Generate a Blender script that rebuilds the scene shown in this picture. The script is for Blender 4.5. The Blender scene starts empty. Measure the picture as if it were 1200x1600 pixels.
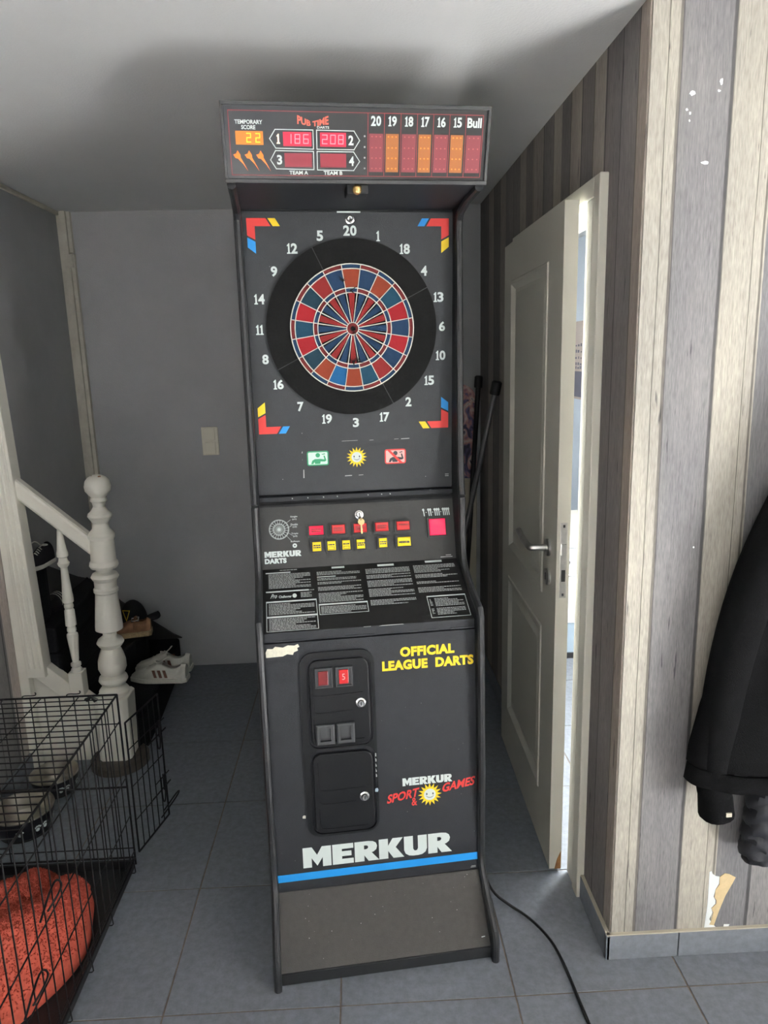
import bpy, bmesh, math, random
from mathutils import Vector, Matrix
random.seed(7)
C = bpy.context.scene.collection
# ------------------------------------------------------------------ camera
CAM_H, F_PX = 1.6155, 1126.8
YAW, PITCH, ROLL = math.radians(1.913), math.radians(12.112), math.radians(-1.585)
def cam_axes():
    r = Vector((math.cos(YAW), -math.sin(YAW), 0)); f = Vector((math.sin(YAW), math.cos(YAW), 0)); u = Vector((0, 0, 1))
    f2 = math.cos(PITCH)*f - math.sin(PITCH)*u; u2 = math.sin(PITCH)*f + math.cos(PITCH)*u
    return math.cos(ROLL)*r + math.sin(ROLL)*u2, -math.sin(ROLL)*r + math.cos(ROLL)*u2, f2
R_, U_, F_ = cam_axes()
cam_d = bpy.data.cameras.new('camera'); cam = bpy.data.objects.new('camera', cam_d); C.objects.link(cam)
cam.matrix_world = Matrix(((R_.x, U_.x, -F_.x, 0), (R_.y, U_.y, -F_.y, 0), (R_.z, U_.z, -F_.z, CAM_H), (0, 0, 0, 1)))
cam_d.sensor_fit = 'VERTICAL'; cam_d.sensor_height = 36; cam_d.lens = 36*F_PX/1600; cam_d.clip_start = .02
bpy.context.scene.camera = cam
# ------------------------------------------------------------------ world, lights, exposure
w = bpy.data.worlds.new('world'); bpy.context.scene.world = w; w.use_nodes = True
w.node_tree.nodes['Background'].inputs[0].default_value = (.75, .85, 1, 1); w.node_tree.nodes['Background'].inputs[1].default_value = 1.0
def area(name, loc, target, sx, sy, power, col):
    d = bpy.data.lights.new(name, 'AREA'); d.shape = 'RECTANGLE'; d.size = sx; d.size_y = sy; d.energy = power; d.color = col
    o = bpy.data.objects.new(name, d); C.objects.link(o); o.location = loc
    o.rotation_euler = (Vector(target) - Vector(loc)).to_track_quat('-Z', 'Z').to_euler(); return o
area('window_right_offscreen', (2.612, -.5, 1.30), (0, -.5, 1.30), 1.35, 1.5, 27, (1, .97, .92))
area('side_room_window_offscreen', (1.484, 2.55, 1.45), (0, 2.55, 1.35), 1.0, 1.1, 95, (.95, .98, 1))
sun_d = bpy.data.lights.new('sun_right_offscreen', 'SUN'); sun_d.energy = 440; sun_d.angle = .01; sun_d.color = (1, .95, .88)
sun_o = bpy.data.objects.new('sun_right_offscreen', sun_d); C.objects.link(sun_o); sun_o.rotation_euler = Vector((-.45, .32, -.84)).to_track_quat('-Z', 'Y').to_euler()
vs = bpy.context.scene.view_settings
vs.view_transform = 'Standard'; vs.look = 'None'; vs.gamma = 1; vs.use_curve_mapping = False; vs.exposure = 0.94

# ------------------------------------------------------------------ materials
MATS = {}
def srgb(r, g, b):
    return tuple(((c/255)/12.92 if c/255 <= .04045 else ((c/255+.055)/1.055)**2.4) for c in (r, g, b)) + (1,)
def mat(name, col, rough=.6, metal=0, var=0, vscale=30, bump=0, bscale=200, emit=0, spec=.5, stretch=(1, 1, 1), sheen=0, alpha=1):
    m = bpy.data.materials.new(name); m.use_nodes = True; nt = m.node_tree; b = nt.nodes['Principled BSDF']
    c = tuple(col)[:3] + (1,)
    b.inputs['Base Color'].default_value = c; b.inputs['Roughness'].default_value = rough; b.inputs['Metallic'].default_value = metal
    b.inputs['Specular IOR Level'].default_value = spec
    if sheen: b.inputs['Sheen Weight'].default_value = sheen
    if emit: b.inputs['Emission Color'].default_value = c; b.inputs['Emission Strength'].default_value = emit
    if var or bump:
        tc = nt.nodes.new('ShaderNodeTexCoord'); mp = nt.nodes.new('ShaderNodeMapping'); mp.inputs['Scale'].default_value = stretch
        nt.links.new(tc.outputs['Object'], mp.inputs[0])
    if var:
        n = nt.nodes.new('ShaderNodeTexNoise'); n.inputs['Scale'].default_value = vscale; n.inputs['Detail'].default_value = 6; n.inputs['Roughness'].default_value = .65
        nt.links.new(mp.outputs[0], n.inputs['Vector'])
        r = nt.nodes.new('ShaderNodeValToRGB'); e = r.color_ramp.elements
        e[0].position = .3; e[1].position = .7
        e[0].color = tuple(max(0, x*(1-var)) for x in c[:3]) + (1,); e[1].color = tuple(min(1, x*(1+var)) for x in c[:3]) + (1,)
        nt.links.new(n.outputs[0], r.inputs[0]); nt.links.new(r.outputs[0], b.inputs['Base Color'])
    if bump:
        n2 = nt.nodes.new('ShaderNodeTexNoise'); n2.inputs['Scale'].default_value = bscale; n2.inputs['Detail'].default_value = 3
        nt.links.new(mp.outputs[0], n2.inputs['Vector'])
        bp = nt.nodes.new('ShaderNodeBump'); bp.inputs['Strength'].default_value = bump; bp.inputs['Distance'].default_value = .002
        nt.links.new(n2.outputs[0], bp.inputs['Height']); nt.links.new(bp.outputs[0], b.inputs['Normal'])
    MATS[name] = m; return m
mat('wall_paint', (.41, .408, .41), .75, var=.05, vscale=6, bump=.5, bscale=220)
mat('ceiling_paint', (.74, .74, .73), .8, var=.02, vscale=4, bump=.5, bscale=180)
mat('plain_wall', (.6, .6, .58), .85)
mat('room_white', (.72, .77, .82), .8, var=.03, vscale=5)
mat('grout', (.135, .108, .085), .9, var=.3, vscale=40)
mat('tile', (.150, .163, .184), .50, var=.20, vscale=45, bump=.25, bscale=130, spec=.4)
mat('skirting_tile', (.155, .170, .192), .5, var=.16, vscale=50, bump=.2, bscale=130)
mat('white_paint', (.83, .80, .70), .38, var=.04, vscale=9, bump=.15, bscale=60)
mat('old_trim', (.60, .56, .47), .5, var=.12, vscale=12, bump=.3, bscale=40)
mat('door_paint', (.58, .56, .48), .45, var=.02, vscale=4)
mat('casing_paint', (.58, .56, .48), .45, var=.03, vscale=8)
mat('bare_wood', (.30, .14, .045), .7, var=.3, vscale=60)
mat('steel', (.62, .61, .58), .28, 1, var=.08, vscale=60)
mat('chrome', (.75, .74, .72), .15, 1)
mat('dark_slot', (.02, .02, .022), .6)
mat('carpet', (.011, .011, .012), .97, var=.35, vscale=120, bump=.8, bscale=500, spec=.1)
mat('stair_skirt', (.030, .028, .026), .7, var=.15, vscale=20)
mat('plinth_brown', (.075, .06, .047), .7, var=.25, vscale=30)
mat('cabinet_black', (.016, .017, .019), .55, var=.15, vscale=50, bump=.5, bscale=700, spec=.3)
mat('panel_front', (.019, .0205, .0245), .55, var=.10, vscale=30, bump=.5, bscale=650, spec=.3)
mat('panel_target', (.034, .0365, .040), .55, var=.07, vscale=30, bump=.5, bscale=650, spec=.3)
mat('panel_button', (.044, .044, .043), .6, var=.06, vscale=30, bump=.4, bscale=650, spec=.3)
mat('panel_kick', (.056, .053, .049), .62, var=.10, vscale=60, bump=.7, bscale=500, spec=.3)
mat('panel_rules', (.011, .011, .011), .5, var=.1, vscale=40, spec=.3)
mat('molding', (.017, .018, .020), .32, var=.15, vscale=60, bump=.4, bscale=400)
mat('coin_metal', (.006, .0065, .008), .42, bump=.2, bscale=300, spec=.25)
mat('coin_bezel', (.038, .040, .043), .45)
mat('print_white', (.60, .66, .635), .6)
mat('print_cream', (.74, .70, .56), .7, var=.15, vscale=90)
mat('print_yellow', (.80, .56, .012), .55)
mat('print_red', (.62, .035, .030), .55)
mat('print_blue', (.008, .24, .62), .5)
mat('print_green', (.02, .27, .12), .55)
mat('print_dark', (.02, .022, .03), .6)
mat('print_pink', (.72, .42, .38), .6)
mat('print_pale_green', (.58, .75, .66), .6)
mat('rules_print', (.34, .36, .35), .7)
mat('scuff', (.38, .38, .37), .8)
mat('paint_chip', (.62, .60, .52), .8)
mat('face_black', (.021, .021, .022), .25, var=.05)
mat('line_red', (.35, .03, .035), .5)
mat('led_off_red', (.23, .009, .024), .35)
mat('led_on_red', (1, .14, .17), .4, emit=.95)
mat('led_red_panel', (.42, .003, .03), .35, emit=.40)
mat('led_column_red', (.19, .025, .035), .4)
mat('led_column_amber', (.32, .10, .016), .4)
mat('led_dot_red', (.40, .09, .08), .4)
mat('led_dot_amber', (.85, .22, .03), .4, emit=.35)
mat('led_amber_panel', (.45, .13, .003), .4, emit=.26)
mat('led_amber', (1, .50, .02), .4, emit=.75)
mat('led_dart', (.85, .14, .008), .4, emit=.40)
mat('led_one', (1, .72, .5), .4, emit=.55)
mat('pub_red', (.58, .10, .06), .5)
mat('button_bezel', (.012, .011, .011), .4)
mat('cap_red', (.50, .018, .020), .22)
mat('cap_red_lit', (.70, .004, .035), .22, emit=.28)
mat('cap_yellow', (.78, .60, .008), .25)
mat('cap_pink', (.75, .003, .06), .25, emit=.22)
mat('cap_dark_red', (.16, .008, .010), .25)
mat('cap_print', (.16, .01, .01), .5)
mat('brass', (.55, .40, .20), .3, 1)
mat('bulb_gold', (.55, .36, .14), .25, .8)
mat('board_wire', (.76, .74, .64), .5)
mat('wire_black', (.006, .0055, .006), .5, spec=.3)
mat('tray_plastic', (.008, .008, .009), .5, bump=.4, bscale=120)
mat('fleece', (.47, .095, .062), .95, var=.22, vscale=60, bump=.3, bscale=120, spec=.1)
mat('fleece_tip', (.50, .115, .078), .95, spec=.05)
mat('bowl_black', (.007, .007, .012), .35)
mat('bowl_steel', (.47, .44, .38), .34, .93)
mat('knit_black', (.0042, .0042, .0046), .95, var=.15, vscale=90, bump=.7, bscale=500, spec=.08)
mat('puffer', (.0045, .005, .009), .6, bump=.3, bscale=80)
mat('cable', (.006, .006, .006), .4)
mat('shoe_white', (.62, .61, .54), .7, var=.08, vscale=60)
mat('shoe_stripe', (.20, .095, .060), .7)
mat('shoe_dark', (.012, .010, .014), .8)
mat('shoe_inner', (.02, .018, .018), .9)
mat('suede', (.26, .13, .065), .85, var=.15, vscale=60)
mat('rope', (.38, .27, .15), .9, var=.35, vscale=160)
mat('cap_black', (.010, .010, .011), .9)
mat('plaster_white', (.74, .77, .76), .9)
mat('plaster_ochre', (.56, .43, .24), .9, var=.1, vscale=50)
mat('switch', (.74, .70, .56), .4)
mat('pole_grey', (.10, .10, .10), .35, .4)
mat('rubber', (.006, .006, .006), .6)
mat('tape', (.42, .38, .30), .8)
mat('sandpaper', (.12, .12, .125), .9)
mat('glass_blue', (.30, .38, .45), .5)
mat('poster_beige', (.55, .45, .38), .8)
mat('poster_print', (.18, .17, .20), .8)

def board_mat(name, col, var=.25):
    """plastic dart segment full of small round holes"""
    m = mat(name, col, .6, spec=.25); nt = m.node_tree; b = nt.nodes['Principled BSDF']
    tc = nt.nodes.new('ShaderNodeTexCoord'); v = nt.nodes.new('ShaderNodeTexVoronoi'); v.inputs['Scale'].default_value = 300; v.inputs['Randomness'].default_value = 0
    mp = nt.nodes.new('ShaderNodeMapping'); mp.inputs['Scale'].default_value = (1, 0, 1); mp.inputs['Location'].default_value = (.0003, .0004, .0002)
    nt.links.new(tc.outputs['Object'], mp.inputs[0]); nt.links.new(mp.outputs[0], v.inputs['Vector'])
    cl = nt.nodes.new('ShaderNodeMapRange'); cl.inputs[1].default_value = .30; cl.inputs[2].default_value = .40; nt.links.new(v.outputs['Distance'], cl.inputs[0])
    bp = nt.nodes.new('ShaderNodeBump'); bp.inputs['Strength'].default_value = .8; bp.inputs['Distance'].default_value = .002
    nt.links.new(cl.outputs[0], bp.inputs['Height']); nt.links.new(bp.outputs[0], b.inputs['Normal'])
    b.inputs['Base Color'].default_value = tuple(x*.76 for x in col[:3]) + (1,)
    return m
mb_ = board_mat('seg_black', (.013, .013, .013)); mb_.node_tree.nodes['Principled BSDF'].inputs['Roughness'].default_value = .85; mb_.node_tree.nodes['Principled BSDF'].inputs['Specular IOR Level'].default_value = .15
board_mat('seg_orange', (.33, .050, .018)); board_mat('seg_red', (.31, .018, .018)); board_mat('seg_bright_red', (.42, .010, .018)); board_mat('seg_dull_red', (.19, .018, .018))
board_mat('seg_navy', (.010, .045, .115)); board_mat('seg_teal', (.007, .068, .125)); board_mat('seg_bright_blue', (.006, .12, .32)); board_mat('seg_dark_teal', (.008, .045, .075))

def wallpaper(name, axis, stops, seams):
    """printed plank wallpaper: plank colour by position along the wall, stretched grain, thin dark joints"""
    m = bpy.data.materials.new(name); m.use_nodes = True; nt = m.node_tree; L = nt.links; b = nt.nodes['Principled BSDF']; b.inputs['Roughness'].default_value = .75
    b.inputs['Specular IOR Level'].default_value = .25
    tc = nt.nodes.new('ShaderNodeTexCoord'); sp = nt.nodes.new('ShaderNodeSeparateXYZ'); L.new(tc.outputs['Object'], sp.inputs[0])
    lo, hi = stops[0][0], stops[-1][0] + .3
    # slight waviness of the plank edges
    nz = nt.nodes.new('ShaderNodeTexNoise'); nz.inputs['Scale'].default_value = 3; L.new(tc.outputs['Object'], nz.inputs['Vector'])
    wv = nt.nodes.new('ShaderNodeMath'); wv.operation = 'MULTIPLY_ADD'; wv.inputs[1].default_value = .006; L.new(nz.outputs[0], wv.inputs[0]); L.new(sp.outputs[axis], wv.inputs[2])
    mr = nt.nodes.new('ShaderNodeMapRange'); mr.inputs[1].default_value = lo + .003; mr.inputs[2].default_value = hi + .003; L.new(wv.outputs[0], mr.inputs[0])
    cr = nt.nodes.new('ShaderNodeValToRGB'); cr.color_ramp.interpolation = 'CONSTANT'; el = cr.color_ramp.elements
    while len(el) > 1: el.remove(el[-1])
    el[0].position = 0; el[0].color = stops[0][1] + (1,)
    for p, c in stops[1:31]:
        e = el.new((p-lo)/(hi-lo)); e.color = c + (1,)
    L.new(mr.outputs[0], cr.inputs[0])
    # grain
    mp = nt.nodes.new('ShaderNodeMapping'); mp.inputs['Scale'].default_value = (60, 60, 3.2); L.new(tc.outputs['Object'], mp.inputs[0])
    g = nt.nodes.new('ShaderNodeTexNoise'); g.inputs['Scale'].default_value = 3.2; g.inputs['Detail'].default_value = 8; g.inputs['Roughness'].default_value = .7; L.new(mp.outputs[0], g.inputs['Vector'])
    gr = nt.nodes.new('ShaderNodeValToRGB'); ge = gr.color_ramp.elements; ge[0].position = .32; ge[0].color = (.84, .84, .85, 1); ge[1].position = .68; ge[1].color = (1.12, 1.12, 1.10, 1)
    L.new(g.outputs[0], gr.inputs[0])
    mp2 = nt.nodes.new('ShaderNodeMapping'); mp2.inputs['Scale'].default_value = (60, 60, 5); mp2.inputs['Location'].default_value = (3, 7, 1); L.new(tc.outputs['Object'], mp2.inputs[0])
    g2 = nt.nodes.new('ShaderNodeTexNoise'); g2.inputs['Scale'].default_value = 1.6; g2.inputs['Detail'].default_value = 5; L.new(mp2.outputs[0], g2.inputs['Vector'])
    cr2 = nt.nodes.new('ShaderNodeValToRGB'); c2 = cr2.color_ramp.elements; c2[0].position = .29; c2[0].color = (.42, .42, .46, 1); c2[1].position = .345; c2[1].color = (1, 1, 1, 1)
    L.new(g2.outputs[0], cr2.inputs[0])
    def mul(a, bb):
        x = nt.nodes.new('ShaderNodeMix'); x.data_type = 'RGBA'; x.blend_type = 'MULTIPLY'; x.inputs[0].default_value = 1; L.new(a, x.inputs[6]); L.new(bb, x.inputs[7]); return x.outputs[2]
    mp3 = nt.nodes.new('ShaderNodeMapping'); mp3.inputs['Scale'].default_value = (260, 260, 28); L.new(tc.outputs['Object'], mp3.inputs[0])
    g3 = nt.nodes.new('ShaderNodeTexNoise'); g3.inputs['Scale'].default_value = 1.5; g3.inputs['Detail'].default_value = 4; L.new(mp3.outputs[0], g3.inputs['Vector'])
    cr3 = nt.nodes.new('ShaderNodeValToRGB'); c3 = cr3.color_ramp.elements; c3[0].position = .3; c3[0].color = (.80, .80, .81, 1); c3[1].position = .72; c3[1].color = (1.16, 1.16, 1.15, 1); L.new(g3.outputs[0], cr3.inputs[0])
    g4 = nt.nodes.new('ShaderNodeTexNoise'); g4.inputs['Scale'].default_value = 7; g4.inputs['Detail'].default_value = 5; mp4 = nt.nodes.new('ShaderNodeMapping'); mp4.inputs['Scale'].default_value = (1, 1, .35); L.new(tc.outputs['Object'], mp4.inputs[0]); L.new(mp4.outputs[0], g4.inputs['Vector'])
    cr4 = nt.nodes.new('ShaderNodeValToRGB'); c4 = cr4.color_ramp.elements; c4[0].position = .3; c4[0].color = (.84, .84, .86, 1); c4[1].position = .7; c4[1].color = (1.13, 1.12, 1.10, 1); L.new(g4.outputs[0], cr4.inputs[0])
    out = mul(mul(mul(mul(cr.outputs[0], gr.outputs[0]), cr2.outputs[0]), cr3.outputs[0]), cr4.outputs[0])
    for (p, wd) in seams:
        s = nt.nodes.new('ShaderNodeMath'); s.operation = 'SUBTRACT'; s.inputs[1].default_value = p + .003; L.new(wv.outputs[0], s.inputs[0])
        a = nt.nodes.new('ShaderNodeMath'); a.operation = 'ABSOLUTE'; L.new(s.outputs[0], a.inputs[0])
        k = nt.nodes.new('ShaderNodeMapRange'); k.inputs[1].default_value = wd*.35; k.inputs[2].default_value = wd*.65; k.inputs[3].default_value = .42; k.inputs[4].default_value = 1; L.new(a.outputs[0], k.inputs[0])
        out = mul(out, k.outputs[0])
    L.new(out, b.inputs['Base Color']); MATS[name] = m; return m
PALE, PALE2 = (.335, .313, .272), (.315, .293, .258); GREY, GREY2, GREY3 = (.185, .180, .182), (.165, .163, .168), (.21, .203, .20)
DK, DK2, LT, LT2, BRN = (.185, .170, .166), (.20, .187, .182), (.345, .315, .272), (.325, .293, .252), (.32, .278, .242)
rw = [(1.50, BRN), (1.700, DK2), (1.80, DK), (1.905, LT), (1.985, LT2), (2.0, DK), (2.10, LT2), (2.205, DK), (2.29, LT), (2.385, DK2), (2.505, LT2), (2.64, DK), (2.745, LT2), (2.85, DK2), (3.10, LT2), (3.21, DK), (3.355, LT2), (3.485, DK), (3.78, LT)]
wallpaper('wallpaper_right', 1, rw, [(1.70, .005), (1.80, .005), (1.905, .006), (2.0, .007), (2.10, .006), (2.205, .006), (2.385, .006), (2.505, .006), (2.64, .006), (2.85, .006), (2.96, .004), (3.355, .006)])
fw = [(.5, PALE), (.700, GREY), (.815, PALE), (.907, GREY2), (1.005, GREY3), (1.13, PALE2), (1.25, GREY), (1.40, PALE), (1.55, GREY2), (1.7, PALE2), (1.85, GREY), (2.0, PALE), (2.15, GREY2), (2.3, PALE), (2.45, GREY)]
wallpaper('wallpaper_front', 0, fw, [(.700, .008), (.814, .009), (.907, .005), (1.005, .009), (.674, .0025), (.885, .002), (1.13, .008), (1.25, .008)])
lw = [(-2.7, GREY)] + [(-2.6 + .21*i, (PALE2, GREY3, GREY)[i % 3]) for i in range(1, 24)] + [(2.47, GREY3), (2.662, (.50, .44, .40)), (2.76, GREY)]
wallpaper('wallpaper_left', 1, lw, [(2.55, .006), (2.662, .008), (2.47, .006)])

# ------------------------------------------------------------------ mesh helpers
class MB:
    def __init__(s): s.v = []; s.f = []; s.m = []
    def add(s, vs, fs, mi=0):
        o = len(s.v); s.v += [tuple(p) for p in vs]; s.f += [tuple(i+o for i in f) for f in fs]; s.m += [mi]*len(fs); return s
    def box(s, a, b, mi=0):
        x0, y0, z0 = a; x1, y1, z1 = b
        return s.add([(x0,y0,z0),(x1,y0,z0),(x1,y1,z0),(x0,y1,z0),(x0,y0,z1),(x1,y0,z1),(x1,y1,z1),(x0,y1,z1)],
                     [(0,3,2,1),(4,5,6,7),(0,1,5,4),(1,2,6,5),(2,3,7,6),(3,0,4,7)], mi)
    def hexa(s, lo, hi, mi=0):
        n = len(lo); return s.add(list(lo)+list(hi), [tuple(range(n))[::-1], tuple(range(n, 2*n))] + [(i, (i+1) % n, n+(i+1) % n, n+i) for i in range(n)], mi)
    def tube(s, pts, r, n=8, mi=0, closed=False, caps=True):
        pts = [Vector(p) for p in pts]; N = len(pts); rings = []; up = None
        for i, p in enumerate(pts):
            if closed: t = pts[(i+1) % N] - pts[i-1]
            else: t = pts[min(i+1, N-1)] - pts[max(i-1, 0)]
            t.normalize()
            if up is None:
                up = t.orthogonal().normalized()
            else:
                up = (up - t*up.dot(t)); up = up.normalized() if up.length > 1e-6 else t.orthogonal().normalized()
            sd = t.cross(up); rr = r[i] if isinstance(r, (list, tuple)) else r
            rings.append([p + (up*math.cos(2*math.pi*k/n) + sd*math.sin(2*math.pi*k/n))*rr for k in range(n)])
        vs = [q for ring in rings for q in ring]; fs = []
        for i in range(N if closed else N-1):
            j = (i+1) % N
            for k in range(n): fs.append((i*n+k, i*n+(k+1) % n, j*n+(k+1) % n, j*n+k))
        if caps and not closed: fs += [tuple(range(n))[::-1], tuple(range((N-1)*n, N*n))]
        return s.add(vs, fs, mi)
    def lathe(s, prof, c=(0, 0, 0), n=24, mi=0, caps=True):
        vs = []; fs = []
        for (z, r) in prof:
            for k in range(n): a = 2*math.pi*k/n; vs.append((c[0]+r*math.cos(a), c[1]+r*math.sin(a), c[2]+z))
        for i in range(len(prof)-1):
            for k in range(n): fs.append((i*n+k, i*n+(k+1) % n, (i+1)*n+(k+1) % n, (i+1)*n+k))
        if caps: fs += [tuple(range(n))[::-1], tuple(range((len(prof)-1)*n, len(prof)*n))]
        return s.add(vs, fs, mi)
    def grid(s, P, mi=0, closed_u=False):
        a = len(P); b = len(P[0]); fs = []
        for i in range(a-1 if not closed_u else a):
            for j in range(b-1):
                i2 = (i+1) % a; fs.append((i*b+j, i2*b+j, i2*b+j+1, i*b+j+1))
        return s.add([q for row in P for q in row], fs, mi)
def obj(name, mb, mats, parent=None, smooth=False, bevel=0, recalc=True, weld=False):
    me = bpy.data.meshes.new(name); me.from_pydata(mb.v, [], mb.f)
    if isinstance(mats, str): mats = [mats]
    for m in mats: me.materials.append(MATS[m])
    for p, mi in zip(me.polygons, mb.m): p.material_index = mi
    if recalc or weld:
        bm = bmesh.new(); bm.from_mesh(me)
        if weld: bmesh.ops.remove_doubles(bm, verts=bm.verts, dist=1e-5)
        if recalc: bmesh.ops.recalc_face_normals(bm, faces=bm.faces)
        if bevel: bmesh.ops.bevel(bm, geom=[e for e in bm.edges if len(e.link_faces) == 2 and e.calc_face_angle(0) > .5], offset=bevel, segments=2, affect='EDGES', profile=.5, clamp_overlap=True)
        bm.to_mesh(me); bm.free()
    if smooth:
        try: me.shade_smooth()
        except Exception:
            for p in me.polygons: p.use_smooth = True
        if smooth != 2:
            try: me.set_sharp_from_angle(angle=math.radians(32))
            except Exception: pass
    o = bpy.data.objects.new(name, me); C.objects.link(o)
    if parent: o.parent = parent
    return o
def tag(o, label, cat, group=None):
    o['label'] = label; o['category'] = cat
    if group: o['group'] = group
    return o
def thing(name, label, cat, loc=(0, 0, 0), rz=0, group=None):
    o = bpy.data.objects.new(name, None); C.objects.link(o); o.location = loc; o.rotation_euler = (0, 0, rz); o.empty_display_size = .05
    return tag(o, label, cat, group)
def struct(name, mb, m, parent=None, **k):
    o = obj(name, mb, m, parent, **k)
    if parent is None: o['kind'] = 'structure'
    return o
def boxes(*bs):
    m = MB()
    for a, b in bs: m.box(a, b)
    return m
def chaikin(p, n=2, closed=False):
    p = [Vector(q) for q in p]
    for _ in range(n):
        q = [] if closed else [p[0]]
        for i in range(len(p) if closed else len(p)-1):
            a, b = p[i], p[(i+1) % len(p)]; q += [a*.75+b*.25, a*.25+b*.75]
        if not closed: q.append(p[-1])
        p = q
    return p

# ------------------------------------------------------------------ room shell
XL, XR, YB, YF, ZC = -1.39, .634, 3.712, 1.648, 2.33
XE, YE = 2.6, -2.6
struct('floor', boxes(((-1.5, -2.7, -.06), (2.7, 5.4, -.002))), 'grout')
floor = bpy.data.objects['floor']
T = .45; GX, GY = -.5441, 1.5402
tm = MB().box((.0022, .0022, -.012), (T-.0022, T-.0022, 0)); tile0 = obj('tile', tm, 'tile', floor, bevel=.0012)
first = True
for i in range(-2, 7):
    for j in range(-9, 8):
        x, y = GX+i*T, GY+j*T
        t_ = tile0 if first else tile0.copy()
        if not first: C.objects.link(t_)
        t_.location = (x, y, (hash((i*7+j*13)) % 5)*.00012); first = False
struct('ceiling', boxes(((-1.5, -2.7, ZC), (2.7, 5.4, ZC+.1))), 'ceiling_paint')
struct('wall_back', boxes(((-1.5, YB, 0), (.75, YB+.1, ZC))), 'wall_paint')
struct('wall_stairwell', boxes(((-1.5, 2.80, 0), (XL, YB+.1, ZC))), 'wall_paint')
struct('wall_left', boxes(((-1.5, YE, 0), (XL, 2.80, ZC))), 'wallpaper_left')
DY0, DY1, DZ = 1.982, 2.79, 2.0   # door opening
struct('wall_right', boxes(((XR, YF+.0, 0), (.754, DY0, ZC)), ((XR, DY1, 0), (.754, YB, ZC)), ((XR, DY0, DZ), (.754, DY1, ZC))), 'wallpaper_right')
wf = struct('wall_front', boxes(((XR+.004, YF-.004, 0), (2.7, YF+.1, ZC))), 'wallpaper_front')
struct('wall_rear', boxes(((-1.5, YE-.1, 0), (-1.1, YE, ZC)), ((.7, YE-.1, 0), (2.7, YE, ZC)), ((-1.1, YE-.1, 2.15), (.7, YE, ZC))), 'plain_wall')
struct('wall_window', boxes(((XE, YE, 0), (2.7, -1.2, ZC)), ((XE, .2, 0), (2.7, YF, ZC)), ((XE, -1.2, 0), (2.7, .2, .5)), ((XE, -1.2, 2.1), (2.7, .2, ZC))), 'plain_wall')
wd = MB()
for y in (-1.2, .14): wd.box((2.62, y, .5), (2.68, y+.06, 2.1))
for z in (.5, 2.04): wd.box((2.62, -1.2, z), (2.68, .2, z+.06))
struct('window_1', wd, 'white_paint')
wd = MB()
for x in (-1.1, -.23, .64): wd.box((x, YE-.08, 0), (x+.06, YE-.02, 2.15))
for z in (0, 2.09): wd.box((-1.1, YE-.08, z), (.7, YE-.02, z+.06))
struct('added_rear_window', wd, 'white_paint')  # unseen window, added behind the camera to let in frontal fill light
# white plaster chips and the torn patch low on the front wallpaper
def flat(name, pts, y0, th, m, parent):
    return obj(name, MB().hexa([(x, y0, z) for x, z in pts], [(x, y0-th, z) for x, z in pts]), m, parent)
WY = YF-.004
def blob(cx, cz, rx, rz, n=9):
    return [(cx+rx*math.cos(2*math.pi*k/n)*random.uniform(.6, 1.1), cz+rz*math.sin(2*math.pi*k/n)*random.uniform(.6, 1.1)) for k in range(n)]
for cx, cz, rx, rz in ((.729, 2.142, .010, .007), (.719, 2.110, .004, .004), (.7265, 2.103, .004, .005), (.726, 2.088, .0025, .004), (.790, 2.162, .005, .010), (.786, 2.145, .005, .004), (.766, 2.005, .013, .006), (.795, 1.15, .003, .003)):
    flat('plaster_chip', blob(cx, cz, rx*.8, rz*.8, 11), WY, .0012, 'plaster_white', wf)
flat('plaster_patch', [(.893, .079), (.897, .15), (.896, .251), (.901, .254), (.905, .245), (.914, .238), (.924, .236), (.924, .214), (.916, .197), (.912, .175), (.918, .163), (.918, .152), (.908, .140), (.912, .125), (.905, .105), (.913, .092), (.924, .079)], WY, .0009, 'plaster_white', wf)
flat('plaster_patch', [(.906, .088), (.912, .102), (.915, .125), (.909, .139), (.921, .152), (.921, .163), (.915, .172), (.916, .196), (.926, .212), (.925, .235), (.938, .245), (.95, .242), (.968, .231), (.962, .216), (.944, .176), (.930, .130), (.919, .085)], WY, .0013, 'plaster_ochre', wf)
flat('plaster_chip', [(.946, .079), (.947, .086), (.962, .085), (.960, .079)], WY, .001, 'plaster_white', wf)
# skirting tiles
bl = struct('baseboard_front', boxes(((.622, YF-.006, 0), (2.6, YF, .074))), 'grout')
xs = [.624, .8215, 1.2715, 1.7215, 2.1715, 2.6]
for a, b in zip(xs, xs[1:]): obj('skirting_tile', boxes(((a, YF-.014, .001), (b-.003, YF-.004, .075))), 'skirting_tile', bl, bevel=.0012)
obj('caulk', boxes(((.624, YF-.013, .075), (2.6, YF-.003, .0785))), 'tape', bl)
br = struct('baseboard_right', boxes(((XR-.006, YF-.012, 0), (XR, 1.872, .074))), 'grout')
obj('skirting_tile', boxes(((XR-.012, YF-.014, .001), (XR-.002, 1.868, .075))), 'skirting_tile', br, bevel=.0012)
obj('caulk', boxes(((XR-.011, YF-.012, .075), (XR-.001, 1.868, .0785))), 'tape', br)
b3 = struct('baseboard_far', boxes(((XR-.006, 2.89, 0), (XR, YB, .074))), 'grout')
for a, b in ((2.89, 3.2), (3.2, 3.65)): obj('skirting_tile', boxes(((XR-.012, a, .001), (XR-.002, b-.003, .075))), 'skirting_tile', b3, bevel=.0012)
b4 = struct('baseboard_left', boxes(((XL, YE, 0), (XL+.006, 2.74, .069))), 'grout')
for k in range(-5, 6):
    a = .49+k*T; obj('skirting_tile', boxes(((XL+.002, a, .001), (XL+.012, min(a+T-.003, 2.74), .07))), 'skirting_tile', b4, bevel=.0012)
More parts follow.
